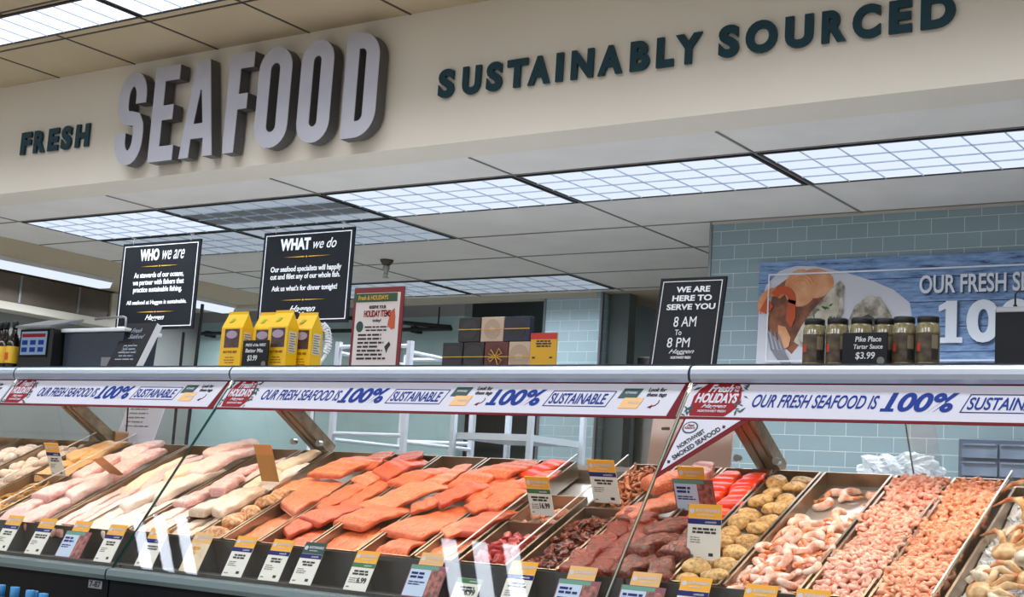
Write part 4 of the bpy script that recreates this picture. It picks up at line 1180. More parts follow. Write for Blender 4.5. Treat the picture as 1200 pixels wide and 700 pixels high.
fillets('fish_fillet', 'fish fillet', G_, 'tray of curled light pink fillets', [
    (-4.285, 0.14, D_, 90, 0, 0.28, 0.085, 0.026, 'rose_fish', w1),
    (-4.205, 0.16, D_, 92, 0, 0.28, 0.075, 0.024, 'rose_fish', w1),
    (-4.265, 0.34, D_ + 0.014, 76, 3, 0.24, 0.085, 0.030, 'pink_fish', w2),
    (-4.200, 0.42, D_ + 0.020, 100, 4, 0.18, 0.080, 0.036, 'pink_fish', w2),
    (-4.270, 0.55, D_ + 0.010, 80, 0, 0.30, 0.070, 0.026, 'pink_fish', w1),
    (-4.195, 0.62, D_, 88, 0, 0.30, 0.060, 0.024, 'rose_fish', w1)], 'light pink curled fillet')
fillets('fish_fillet', 'fish fillet', G_, 'short tray of tan fillets', [
    (-4.100, 0.10, D_ - 0.010, 88, 0, 0.22, 0.075, 0.026, 'tan_fish', w1),
    (-4.030, 0.10, D_ - 0.008, 92, 0, 0.22, 0.070, 0.024, 'tan_fish', w1),
    (-4.095, 0.27, D_ + 0.018, 86, 3, 0.26, 0.085, 0.036, 'tan_fish', dict(bend=0.05, taper=0.15)),
    (-4.022, 0.29, D_ + 0.018, 90, 3, 0.26, 0.080, 0.036, 'tan_fish', dict(bend=0.05, taper=0.15))], 'tan fish fillet')
fillets('fish_fillet', 'fish fillet', G_, 'short tray of white fillets', [
    (-4.095, 0.55, D_ + 0.006, 88, 0, 0.28, 0.085, 0.030, 'cream_fish', w1),
    (-4.020, 0.56, D_ + 0.006, 90, 0, 0.30, 0.075, 0.030, 'white_fish', w1),
    (-4.075, 0.70, D_ + 0.016, 84, 0, 0.22, 0.090, 0.028, 'cream_fish', w1)], 'cream white fillet')
fillets('fish_fillet', 'fish fillet', G_, 'back tray of golden fillets', [
    (-5.390, 0.55, D_, 86, 0, 0.26, 0.110, 0.030, 'golden', w1),
    (-5.280, 0.55, D_, 92, 0, 0.26, 0.110, 0.030, 'golden', w1),
    (-5.370, 0.70, D_ + 0.014, 82, 0, 0.24, 0.120, 0.030, 'golden', w1),
    (-5.270, 0.71, D_ + 0.014, 88, 0, 0.22, 0.110, 0.030, 'golden', w1)], 'golden orange fillet')

# -- loose pieces, small things that cannot be told apart
def scatter(meshes, name, cat, lab, group, x0, x1, s0, s1, h, nx, ns, jit=0.25, tilt=0.3, hj=0.008, sc=(0.85, 1.15), skip=0.0, seed=1, layers=1):
    r = random.Random(seed); src = None; cnt = 0
    for l in range(layers):
        for i in range(nx):
            for j in range(ns):
                if r.random() < skip: continue
                dx = (x1 - x0) / nx; ds = (s1 - s0) / ns
                x = x0 + dx * (i + 0.5 + r.uniform(-jit, jit)); s = s0 + ds * (j + 0.5 + r.uniform(-jit, jit) + (0.5 if (i + l) % 2 else 0) * 0.5)
                o = pose(meshes[r.randrange(len(meshes))], name, x, min(s, s1), h + l * 0.012 + r.uniform(-hj, hj), r.uniform(0, 2 * PI), r.uniform(-tilt, tilt), r.uniform(-tilt, tilt), lab, cat, group, r.uniform(*sc))
                cnt += 1
    return cnt

prawns = [prawn_mesh('prawn', k) for k in range(5)]
GP = 'large prawns in the tray'
scatter(prawns, 'prawn', 'prawn', 'large pale prawn heaped in the front of the prawn tray', GP, -1.815, -1.622, 0.0, 0.50, -0.036, 4, 9, seed=3, jit=0.35, tilt=0.5)
scatter(prawns, 'prawn', 'prawn', 'large pale prawn heaped in the front of the prawn tray', GP, -1.810, -1.625, 0.0, 0.40, -0.014, 4, 7, seed=4, jit=0.4, tilt=0.6)
scatter(prawns, 'prawn', 'prawn', 'large pale prawn heaped in the front of the prawn tray', GP, -1.80, -1.635, 0.0, 0.32, 0.002, 3, 5, seed=14, jit=0.4, tilt=0.6)
scatter(prawns, 'prawn', 'prawn', 'large pale prawn heaped in the front of the prawn tray', GP, -1.70, -1.615, 0.44, 0.56, -0.036, 2, 3, seed=5, jit=0.4, tilt=0.5)
for q, (x, s, lab) in enumerate([(-1.795, 0.655, 'lone prawn on the bare tray floor nearest the cakes'), (-1.770, 0.705, 'lone prawn lying second on the bare tray floor'), (-1.715, 0.725, 'lone prawn in the middle of the bare tray floor'), (-1.635, 0.745, 'lone prawn in the back right corner of the prawn tray'), (-1.620, 0.68, 'lone prawn against the right wall of the prawn tray'), (-1.815, 0.505, 'lone prawn against the left wall of the prawn tray')]):
    pose(prawns[q % 5], 'prawn', x, s, -0.044, q * 1.7, 0, 0, lab, 'prawn', 'lone prawns at the back of the tray', 1.15)

def small_shrimp(x0, x1, s0, s1, smid, lab, group, mat, seed, pile_lab):
    r = random.Random(seed)
    ms = []
    for k in range(6):
        vs, fs = loft(shrimp_geo(0.0125, 0.0068, 8, 6, 215 + 20 * k, 0.95, k))
        ms.append(me_make('small_shrimp', vs, fs, FM[mat]))
    def hgt(x, s):
        return -0.020 + 0.012 * math.sin(9 * s + seed) * math.sin(20 * x) + 0.008 * math.cos(23 * s + 7 * x)
    nx = 10; n = 0
    for j in range(15):
        for i in range(nx):
            x = x0 + (x1 - x0) * (i + 0.5 + r.uniform(-0.35, 0.35)) / nx
            s = s0 + (smid - s0) * (j + 0.5 + r.uniform(-0.4, 0.4)) / 15
            pose(ms[r.randrange(6)], 'small_shrimp', x, s, hgt(x, s) + 0.006 + r.uniform(0, 0.006), r.uniform(0, 2 * PI), r.uniform(-0.6, 0.6), r.uniform(-0.6, 0.6), lab, 'shrimp', group, r.uniform(0.85, 1.15))
            n += 1
    # everything behind and beneath: one pile
    m = MB()
    N1, N2 = 10, 44
    grid = [[tp(x0 + (x1 - x0) * i / N1, s0 + (s1 - s0) * j / N2, hgt(x0 + (x1 - x0) * i / N1, s0 + (s1 - s0) * j / N2) - 0.004) for i in range(N1 + 1)] for j in range(N2 + 1)]
    vs = [p for row in grid for p in row]
    m.add(vs, [(j * (N1 + 1) + i, j * (N1 + 1) + i + 1, (j + 1) * (N1 + 1) + i + 1, (j + 1) * (N1 + 1) + i) for j in range(N2) for i in range(N1)])
    for q in range(560):
        x = r.uniform(x0, x1); s = r.uniform(s0, s1) if q % 3 == 0 else r.uniform(smid - 0.02, s1)
        vs, fs = loft(shrimp_geo(0.0125 * r.uniform(0.85, 1.15), 0.0068, 6, 5, 215 + r.uniform(0, 110), 0.95, q))
        M3 = BASIS @ (Matrix.Rotation(r.uniform(0, 2 * PI), 3, 'Z') @ Matrix.Rotation(r.uniform(-0.7, 0.7), 3, 'Y') @ Matrix.Rotation(r.uniform(-0.7, 0.7), 3, 'X'))
        c0 = tp(x, s, hgt(x, s) + (0.006 if s > smid else 0.0) + r.uniform(0, 0.008))
        m.add([c0 + M3 @ Vector(v) for v in vs], fs)
    o = m.build('small_shrimp_pile', FM[mat], smooth=True, loc=tp((x0 + x1) / 2, (s0 + s1) / 2, -0.03))
    tag(o, pile_lab, 'shrimp', kind='stuff')
small_shrimp(-1.588, -1.425, 0.005, 0.80, 0.33, 'small pink shrimp in the front of the tray beside the prawns', 'small shrimp beside the prawns', 'shrimp', 31, 'heap of small pink shrimp filling the tray beside the prawns')
small_shrimp(-1.403, -1.247, 0.005, 0.80, 0.33, 'small orange shrimp in the front of the tray beside the crab', 'small shrimp beside the crab', 'shrimp2', 47, 'heap of small orange shrimp filling the tray beside the crab')

cakes = [lump_mesh('seafood_cake', FM['cake'], 0.044, 0.036, 0.024, 100 + k, 0.08, 1.7, 4, 0.3) for k in range(5)]
n = 0
for j in range(10):
    for i in range(2):
        x = -1.966 + 0.079 * i + FR.uniform(-0.006, 0.006); s = 0.035 + 0.077 * j + (0.03 if i else 0) + FR.uniform(-0.008, 0.008)
        if s > 0.76: continue
        pose(cakes[n % 5], 'seafood_cake', x, s, -0.022 + (0.012 if (i + j) % 2 else 0), FR.uniform(0, 6), FR.uniform(-0.3, 0.3), FR.uniform(-0.3, 0.3),
             'tan lumpy seafood cake in the %s column, %s from the glass' % ('left' if i == 0 else 'right', ORD[j]), 'seafood cake', 'tan seafood cakes in two columns')
        n += 1
cc = [lump_mesh('crab_cake', FM['crabcake'], 0.050, 0.042, 0.030, 140 + k, 0.16, 1.8, 3, 0.3) for k in range(3)]
for j, (x, s) in enumerate([(-3.915, 0.05), (-3.908, 0.14), (-3.918, 0.235), (-3.905, 0.325), (-3.90, 0.385)]):
    pose(cc[j % 3], 'crab_cake', x, s, -0.014 + 0.006 * (j % 2), j * 1.3, 0, 0.1, 'speckled brown crab cake, %s from the glass in its narrow tray' % ORD[j], 'crab cake', 'speckled crab cakes')

jk = [lump_mesh('jerky_piece', FM['jerky'], 0.028, 0.015, 0.011, 200 + k, 0.45, 2.3, 3) for k in range(6)]
GJ = 'dark jerky pieces'
scatter(jk, 'jerky_piece', 'jerky', 'dark red piece of smoked fish jerky in the short front tray', GJ, -2.538, -2.400, 0.01, 0.42, -0.040, 6, 13, seed=6, jit=0.4, tilt=0.5, sc=(0.7, 1.2))
scatter(jk, 'jerky_piece', 'jerky', 'dark red piece of smoked fish jerky in the short front tray', GJ, -2.530, -2.408, 0.02, 0.38, -0.020, 5, 10, seed=7, jit=0.45, tilt=0.8, sc=(0.7, 1.2))
def curl_mesh(seed, mat, L=0.06, w=0.007):
    r = random.Random(seed); P = []
    a = r.uniform(0, 6)
    for i in range(8):
        u = i / 7
        P.append((L * (u - 0.5), 0.012 * math.sin(5 * u + a), 0.010 * math.sin(6 * u + 2 * a)))
    m = MB().tube(P, w, 6); vs = [(v.x, v.y * 1.0, v.z * 0.6) for v in m.v]
    return me_make('shredded_strip', vs, m.f, FM[mat])
sh = [curl_mesh(k, 'shred') for k in range(6)]
scatter(sh, 'shredded_strip', 'smoked fish strip', 'curled brown strip of shredded smoked fish in the back tray', 'shredded smoked fish strips', -2.535, -2.405, 0.46, 0.79, -0.036, 6, 9, seed=8, jit=0.45, tilt=0.5)
scatter(sh, 'shredded_strip', 'smoked fish strip', 'curled brown strip of shredded smoked fish in the back tray', 'shredded smoked fish strips', -2.530, -2.41, 0.50, 0.78, -0.014, 5, 8, seed=9, jit=0.45, tilt=0.8)
scatter(sh, 'shredded_strip', 'smoked fish strip', 'curled brown strip of shredded smoked fish in the back tray', 'shredded smoked fish strips', -2.515, -2.42, 0.58, 0.76, 0.006, 4, 5, seed=19, jit=0.45, tilt=0.8)

def block_mesh(seed, a, b, c, mat='block'):
    r = random.Random(seed); bm = bmesh.new(); bmesh.ops.create_cube(bm, size=1.0)
    bmesh.ops.subdivide_edges(bm, edges=bm.edges[:], cuts=4, use_grid_fill=True)
    ph = [r.uniform(0, 6) for _ in range(4)]
    for v in bm.verts:
        p = v.co.copy()
        q = Vector((p.x, p.y, p.z)); l = max(abs(p.x), abs(p.y), abs(p.z)) * 2
        rd = Vector(p).normalized() * 0.62
        p = p.lerp(rd, 0.22)
        v.co = Vector((p.x * a, p.y * b, p.z * c * (1 + 0.18 * math.sin(4 * q.x + ph[0]) + 0.12 * math.sin(6 * q.y + ph[1])))) + Vector((0.05 * a * math.sin(9 * q.y + ph[2]), 0.05 * b * math.sin(9 * q.x + ph[3]), 0))
    me = bpy.data.meshes.new('smoked_block'); bm.to_mesh(me); bm.free(); me.materials.append(FM[mat])
    for p in me.polygons: p.use_smooth = True
    return me
rc = [block_mesh(230 + k, 0.034, 0.028, 0.022, 'redcube') for k in range(4)]
scatter(rc, 'raw_fish_cube', 'raw fish cube', 'raw red fish cube heaped in the short front tray', 'raw red fish cubes', -2.765, -2.59, 0.02, 0.26, -0.040, 5, 6, seed=10, jit=0.3, tilt=0.5)
scatter(rc, 'raw_fish_cube', 'raw fish cube', 'raw red fish cube heaped in the short front tray', 'raw red fish cubes', -2.745, -2.61, 0.03, 0.22, -0.020, 5, 5, seed=11, jit=0.4, tilt=0.5)
pk = [lump_mesh('pink_fish_piece', FM['pinkbit'], 0.016, 0.010, 0.009, 250 + k, 0.2, 1.6, 2) for k in range(4)]
scatter(pk, 'pink_fish_piece', 'fish piece', 'small pink fish piece in the tray behind the red cubes', 'small pink fish pieces', -2.76, -2.59, 0.33, 0.50, -0.046, 6, 5, seed=12, jit=0.4)
sc_ = [lump_mesh('scallop', FM['scallop'], 0.030, 0.028, 0.020, 270 + k, 0.10, 1.4, 2) for k in range(4)]
scatter(sc_, 'scallop', 'scallop', 'pale scallop heaped in the tray left of the golden strips', 'pale scallops', -5.735, -5.49, 0.03, 0.78, -0.036, 4, 12, seed=13, jit=0.35)
scatter(sc_, 'scallop', 'scallop', 'pale scallop heaped in the tray left of the golden strips', 'pale scallops', -5.715, -5.51, 0.06, 0.72, -0.014, 3, 10, seed=15, jit=0.4)
wc = [lump_mesh('fish_chunk', FM['white_fish'], 0.048, 0.032, 0.022, 290 + k, 0.16, 1.4, 2) for k in range(4)]
for a, b, k in ((-6.005, -5.775, 'first'), (-6.30, -6.04, 'second'), (-6.60, -6.33, 'third')):
    scatter(wc, 'fish_chunk', 'fish chunk', 'pale fish chunk in the %s tray counted leftward from the scallops' % k, 'pale fish chunks in the %s tray' % k, a, b, 0.03, 0.78, -0.034, 3, 9, seed=len(k) + int(a * -10), jit=0.3)
    scatter(wc, 'fish_chunk', 'fish chunk', 'pale fish chunk in the %s tray counted leftward from the scallops' % k, 'pale fish chunks in the %s tray' % k, a + 0.03, b - 0.03, 0.10, 0.72, -0.010, 2, 7, seed=len(k) + 3, jit=0.3)
am = [curl_mesh(20 + k, 'amber', 0.08, 0.008) for k in range(4)]
scatter(am, 'golden_strip', 'golden strip', 'thin golden strip in the short front tray at the left', 'golden strips', -5.45, -5.22, 0.03, 0.40, -0.040, 5, 9, seed=16, jit=0.4)

# smoked blocks, collars, orange slices
for i, (x, s, h, a, b, c, rz) in enumerate([(-2.340, 0.060, -0.020, 0.085, 0.13, 0.070, 5), (-2.252, 0.065, -0.020, 0.088, 0.14, 0.070, -4), (-2.335, 0.185, -0.012, 0.09, 0.11, 0.045, 20), (-2.248, 0.195, -0.010, 0.085, 0.12, 0.048, -10), (-2.335, 0.295, -0.012, 0.085, 0.10, 0.040, 12), (-2.250, 0.305, -0.008, 0.09, 0.10, 0.040, 30), (-2.300, 0.365, 0.004, 0.11, 0.07, 0.035, -8)]):
    pose(block_mesh(i, a, b, c), 'smoked_salmon_block', x, s, h, math.radians(rz), 0.06, 0.05, 'glossy red brown smoked salmon block, %s from the glass' % ORD[i], 'smoked salmon', 'smoked salmon blocks')
fillets('smoked_collar', 'smoked fish', 'dark smoked collars', 'short tray of dark collars', [
    (-2.150, 0.07, D_ - 0.008, 80, 0, 0.17, 0.095, 0.050, 'collar', dict(bend=0.3, taper=0.3, wave=0.25, twist=0.3)),
    (-2.065, 0.06, D_ - 0.008, 110, 0, 0.16, 0.090, 0.050, 'collar', dict(bend=0.3, taper=0.4, wave=0.25, twist=-0.3)),
    (-2.140, 0.19, D_ + 0.006, 60, 5, 0.20, 0.095, 0.050, 'collar', dict(bend=0.35, taper=0.5, wave=0.3, twist=0.4)),
    (-2.062, 0.21, D_ + 0.004, 95, 4, 0.18, 0.085, 0.046, 'collar', dict(bend=0.3, taper=0.4, wave=0.3, twist=-0.4)),
    (-2.140, 0.31, D_ + 0.008, 40, 5, 0.20, 0.090, 0.044, 'collar', dict(bend=0.3, taper=0.5, wave=0.3, twist=0.3)),
    (-2.065, 0.33, D_ + 0.006, 100, 3, 0.16, 0.085, 0.044, 'collar', dict(bend=0.2, taper=0.4, wave=0.3))], 'dark smoked fish collar')
fillets('smoked_collar', 'smoked fish', 'pale pink collars', 'back tray of pale pink collars', [
    (-2.310, 0.47, D_ + 0.006, 70, 4, 0.24, 0.110, 0.034, 'pinkcollar', dict(bend=0.12, taper=0.5, wave=0.2, twist=0.3)),
    (-2.250, 0.50, D_ + 0.010, 50, 4, 0.24, 0.110, 0.036, 'pinkcollar', dict(bend=0.14, taper=0.5, wave=0.2, twist=0.3)),
    (-2.300, 0.64, D_ + 0.024, 40, 5, 0.20, 0.100, 0.046, 'pinkcollar', dict(bend=0.18, taper=0.3, wave=0.2)),
    (-2.265, 0.72, D_ + 0.014, 90, 0, 0.18, 0.120, 0.044, 'pinkcollar', dict(bend=0.1, taper=0.3, wave=0.2))], 'pale pink smoked collar')
fillets('salmon_slice', 'salmon slice', 'bright orange slices', 'back tray of bright orange slices', [
    (-2.105, 0.46, D_ - 0.004, 85, 0, 0.14, 0.150, 0.026, 'lox', b1),
    (-2.150, 0.58, D_, 80, 0, 0.16, 0.090, 0.030, 'lox', b3),
    (-2.065, 0.60, D_, 95, 0, 0.17, 0.090, 0.030, 'lox', b3),
    (-2.150, 0.71, D_ + 0.004, 90, 0, 0.16, 0.090, 0.030, 'lox', b3),
    (-2.065, 0.72, D_ + 0.004, 86, 0, 0.15, 0.090, 0.030, 'lox', b3)], 'bright orange salmon slice')

# crab on ice
def crab_section(x, s, h, rz, lab, seed):
    r = random.Random(seed)
    t = thing('crab_cluster', lab, 'crab', tuple(tp(x, s, h)), 'crab clusters on the ice')
    Bm = BASIS @ Matrix.Rotation(math.radians(rz), 3, 'Z')
    C0 = tp(x, s, h)
    def W(p): return C0 + Bm @ Vector(p)
    me = lump_mesh('crab_shoulder', FM['crabshell'], 0.040, 0.032, 0.022, seed, 0.14, 1.3, 3)
    m = MB(); m.add([W(v.co) for v in me.vertices], [tuple(p.vertices) for p in me.polygons]); m.build('shoulder', FM['crabshell'], t, True)
    for k in range(4):
        a = math.radians(-50 + 34 * k)
        P = [(0.03 * math.cos(a), 0.03 * math.sin(a), 0.0), (0.07 * math.cos(a), 0.07 * math.sin(a), 0.022), (0.115 * math.cos(a + 0.1), 0.115 * math.sin(a + 0.1), 0.012), (0.15 * math.cos(a + 0.35), 0.15 * math.sin(a + 0.35), -0.012)]
        m = MB(); rr = [0.013, 0.0135, 0.011, 0.003]
        path = []
        for q in range(3):
            for f in (0, 0.5): path.append(Vector(P[q]).lerp(Vector(P[q + 1]), f))
        path.append(Vector(P[3]))
        kk = 8; m.tube([W(p) for p in path], 0.0125, kk, r1=0.003)
        for q in range(len(path)):           # swollen joints
            f = 1.25 if q in (0, 2, 4) else 0.92
            c0 = W(path[q])
            for z in range(kk): m.v[q * kk + z] = c0 + (m.v[q * kk + z] - c0) * f
        for q in range(len(m.f)): m.m[q] = 1 if (q // kk >= 3 or q >= len(m.f) - 1) else 0
        m.build('leg', [FM['crabshell'], FM['crableg']], t, True)
crab_section(-1.135, 0.10, -0.005, 20, 'pale crab cluster lowest on the ice by the picture corner', 301)
crab_section(-1.03, 0.17, 0.0, 120, 'pale crab cluster at the right picture edge low on the ice', 302)
crab_section(-1.12, 0.30, 0.012, 60, 'orange legged crab cluster in the middle of the ice', 303)
crab_section(-1.00, 0.40, 0.02, 150, 'orange legged crab cluster at the right edge of the ice', 304)
crab_section(-1.10, 0.52, 0.02, 80, 'tan crab cluster higher on the ice beside the divider', 305)
crab_section(-0.98, 0.60, 0.03, 30, 'tan crab cluster highest on the ice at the picture edge', 306)
crab_section(-1.09, 0.68, 0.02, 110, 'tan crab cluster at the back of the ice', 307)
shells = [lump_mesh('crab_shell', FM['shellwhite'], 0.050, 0.036, 0.024, 320 + k, 0.34, 2.2, 3, 0.4) for k in range(3)]
for i, (x, s, h, lab) in enumerate([(-1.145, 0.175, -0.01, 'greyish white crab body piece near the divider low on the ice'), (-1.055, 0.255, 0.01, 'greyish white crab body piece in the middle of the ice'), (-1.07, 0.06, -0.01, 'greyish white crab body piece lowest on the ice'), (-1.05, 0.46, 0.02, 'greyish white crab body piece behind the orange legs'), (-1.13, 0.42, 0.0, 'greyish white crab body piece against the divider'), (-1.04, 0.62, 0.02, 'greyish white crab body piece at the back of the ice')]):
    pose(shells[i % 3], 'crab_shell', x, s, h, i * 1.1, 0.2, 0.1, lab, 'crab', 'crab body pieces on the ice')
r = random.Random(5)
m = MB()
N1, N2 = 8, 16
def ih(x, s): return -0.045 + 0.05 * (x + 1.215) / 0.4 + 0.012 * math.sin(17 * s + 9 * x)
pts = [tp(-1.205 + 0.395 * i / N1, -0.005 + 0.745 * j / N2, ih(-1.205 + 0.395 * i / N1, -0.005 + 0.745 * j / N2)) for j in range(N2 + 1) for i in range(N1 + 1)]
m.add(pts, [(j * (N1 + 1) + i, j * (N1 + 1) + i + 1, (j + 1) * (N1 + 1) + i + 1, (j + 1) * (N1 + 1) + i) for j in range(N2) for i in range(N1)])
for q in range(1500):
    x = r.uniform(-1.195, -0.83); s = r.uniform(0.0, 0.73); c0 = tp(x, s, ih(x, s) + r.uniform(-0.002, 0.014)); sz = r.uniform(0.006, 0.015)
    a, b, c = (Vector((r.uniform(-1, 1), r.uniform(-1, 1), r.uniform(-1, 1))).normalized() * sz for _ in range(3))
    m.add([c0 + a, c0 + b, c0 - a * 0.9, c0 - b * 0.8, c0 + c, c0 - c], [(0, 1, 4), (1, 2, 4), (2, 3, 4), (3, 0, 4), (1, 0, 5), (2, 1, 5), (3, 2, 5), (0, 3, 5)])
o = m.build('crushed_ice', FM['ice'], loc=tp(-1.01, 0.35, -0.05)); tag(o, 'crushed ice bed under the crab at the right edge', 'ice', kind='stuff')
# ---------------------------------------------------------------- hanging signs
TOP = 1.3875     # top of the cases
NY = -UY
def board_sign(name, lab, group, x0, x1, z0, z1, y, th=0.012, mat='sign_black', inset=0.018, bw=0.005, cat='sign'):
    t = thing(name, lab, cat, ((x0 + x1) / 2, y, z0), group)
    MB().box((x0, y, z0), (x1, y + th, z1)).build('board', MT[mat], t)
    b = MB(); i = inset; yy = y - 0.0015
    b.box((x0 + i, yy, z0 + i), (x1 - i, y, z0 + i + bw)).box((x0 + i, yy, z1 - i - bw), (x1 - i, y, z1 - i))
    b.box((x0 + i, yy, z0 + i + bw), (x0 + i + bw, y, z1 - i - bw)).box((x1 - i - bw, yy, z0 + i + bw), (x1 - i, y, z1 - i - bw))
    b.build('white_border', MT['chalk'], t)
    return t
def hang(t, x0, x1, y, z):
    for x in (x0 + 0.09, x1 - 0.09):
        MB().tube([(x, y + 0.006, z - 0.012), (x + 0.008, y - 0.006, z + 0.008), (x, y + 0.004, z + 0.020), (x, y + 0.006, 2.426)], 0.003, 6).box((x - 0.012, y - 0.004, 2.418), (x + 0.012, y + 0.014, 2.4255)).build('hook', MT['white'], t)
def flourish(t, cx, y, z, w):
    m = MB(); o = Vector((cx, y - 0.0015, z))
    m.prism([o + UX * -w / 2, o + UX * -0.02 - UZ * 0.003, o + UX * -0.012, o + UX * -0.02 + UZ * 0.003], UY * 0.0014)
    m.prism([o + UX * w / 2, o + UX * 0.02 + UZ * 0.003, o + UX * 0.012, o + UX * 0.02 - UZ * 0.003], UY * 0.0014)
    m.prism([o + UX * -0.008, o - UZ * 0.006, o + UX * 0.008, o + UZ * 0.006], UY * 0.0014)
    m.build('gold_flourish', MT['gold'], t)
def tline(t, s, cx, y, z, h=None, w=None, mat='chalk', bold=0.01, shear=0.0, name='lettering', lh=1.0, align='CENTER', anchor='c', th=0.001):
    m = MB(); text(m, s, (cx, y, z), UX, UZ, NY, w=w, h=h, bold=bold, shear=shear, lh=lh, align=align, anchor=anchor, thick=th)
    m.build(name, MT[mat], t)
y = 5.925
t = board_sign('hanging_sign', 'black hanging sign headed WHO we are, left of the two', 'black signs hung from the ceiling grid', -7.155, -6.455, 1.835, 2.385, y)
hang(t, -7.155, -6.455, y, 2.385)
tline(t, 'WHO', -6.90, y, 2.268, h=0.075, w=0.175, bold=0.05, name='headline')
tline(t, 'we are', -6.685, y, 2.27, h=0.058, w=0.195, shear=0.35, bold=0.0, name='headline')
flourish(t, -6.80, y, 2.232, 0.34)
tline(t, 'As stewards of our oceans,\nwe partner with fishers that\npractice sustainable fishing.', -6.80, y, 2.060, w=0.46, h=0.135, bold=0.02, name='body_lettering')
tline(t, 'All seafood at Haggen is sustainable.', -6.80, y, 1.985, w=0.54, h=0.034, bold=0.02, name='body_lettering')
flourish(t, -6.80, y, 1.945, 0.34)
tline(t, 'Haggen', -6.80, y, 1.885, w=0.17, h=0.042, shear=0.5, bold=0.01, name='shop_lettering')
t = board_sign('hanging_sign', 'black hanging sign headed WHAT we do, right of the two', 'black signs hung from the ceiling grid', -5.925, -5.232, 1.850, 2.388, y)
hang(t, -5.925, -5.232, y, 2.388)
tline(t, 'WHAT', -5.672, y, 2.275, h=0.070, w=0.235, bold=0.05, name='headline')
tline(t, 'we do', -5.445, y, 2.278, h=0.058, w=0.175, shear=0.35, bold=0.005, name='headline')
flourish(t, -5.578, y, 2.235, 0.36)
tline(t, 'Our seafood specialists will happily\ncut and fillet any of our whole fish.', -5.578, y, 2.098, w=0.54, h=0.085, bold=0.02, name='body_lettering')
tline(t, 'Ask us what’s for dinner tonight!', -5.578, y, 2.030, w=0.50, h=0.040, bold=0.02, name='body_lettering')
flourish(t, -5.578, y, 1.985, 0.34)
tline(t, 'Haggen', -5.578, y, 1.905, w=0.20, h=0.048, shear=0.5, bold=0.01, name='shop_lettering')

# ---------------------------------------------------------------- things standing on the cases, left to right
def bottle(x, y, lab):
    t = thing('sauce_bottle', lab, 'bottle', (x, y, TOP), 'dark sauce bottles')
    o = (x, y, TOP)
    MB().lathe(o, [(0.026, 0.0), (0.030, 0.004), (0.030, 0.135), (0.024, 0.160), (0.013, 0.180), (0.012, 0.205)], 18).build('bottle_body', pm('dark_brown_bottle', (26, 18, 14), 0.15), t, True)
    MB().lathe(o, [(0.0145, 0.2052), (0.0145, 0.235), (0.012, 0.239)], 14).build('cap', MT['black'], t, True)
    MB().lathe(o, [(0.0304, 0.035), (0.0306, 0.036), (0.0306, 0.115), (0.0304, 0.116)], 18).build('label', pm('yellow_label', (230, 190, 40), 0.5, c2=(226, 176, 36), vscale=30), t, True)
    MB().slab((x - 0.012, y - 0.0325, TOP + 0.05), UX * 0.02, UZ * 0.035, UY * 0.003).build('label_flame', pm('orange_red_print', (210, 70, 40), 0.5), t)
bottle(-5.985, 4.27, 'dark sauce bottle with yellow label cut by the left edge')
bottle(-5.915, 4.25, 'dark sauce bottle with yellow label, middle one')
bottle(-5.850, 4.25, 'dark sauce bottle with yellow label beside the scale')

t = thing('scale_printer', 'black weighing scale with a small colour screen on the case top', 'scale', (-5.66, 4.25, TOP))
MB().box((-5.795, 4.24, TOP), (-5.55, 4.36, 1.585)).build('scale_body', MT['black'], t, bevel=0.006)
MB().prism([(-5.80, 4.215, 1.588), (-5.80, 4.40, 1.640), (-5.80, 4.40, 1.652), (-5.80, 4.215, 1.598)], (0.26, 0, 0)).build('scale_plate', MT['trim_metal'], t)
MB().box((-5.78, 4.236, 1.452), (-5.578, 4.2395, 1.580)).build('screen_bezel', MT['kick'], t)
sc = MB().box((-5.772, 4.234, 1.462), (-5.586, 4.2358, 1.572)).build('screen', emit('pale_blue_screen', (150, 176, 206), 0.55), t)
MB().box((-5.765, 4.2325, 1.545), (-5.595, 4.2338, 1.562)).build('screen_bar', MT['red'], sc)
m = MB()
for i in range(3):
    for j in range(2):
        m.box((-5.762 + 0.06 * i, 4.2325, 1.475 + 0.034 * j), (-5.722 + 0.06 * i, 4.2338, 1.497 + 0.034 * j))
m.build('screen_buttons', MT['blue'], sc)

t = thing('storage_bin', 'dark blue grey bin with a white lid beside the scale', 'bin', (-5.3, 4.38, TOP))
MB().prism([(-5.535, 4.30, TOP), (-5.14, 4.30, TOP), (-5.125, 4.30, 1.572), (-5.545, 4.30, 1.572)], (0, 0.2, 0)).build('bin_body', pm('blue_grey_plastic', (44, 54, 66), 0.5), t, bevel=0.004)
MB().box((-5.555, 4.285, 1.573), (-5.11, 4.51, 1.590)).build('lid', MT['white'], t, bevel=0.004)
MB().box((-5.26, 4.296, 1.405), (-5.19, 4.2995, 1.455)).build('bin_label', MT['trim_metal'], t)
t = thing('towel_rail', 'thin bent steel rail standing behind the scale', 'rail', (-5.45, 4.55, TOP))
MB().tube([(-5.62, 4.53, 1.672), (-5.42, 4.53, 1.680), (-5.40, 4.53, 1.675), (-5.395, 4.53, 1.655), (-5.395, 4.53, TOP)], 0.006, 8).build('rail', MT['trim_metal'], t, True)

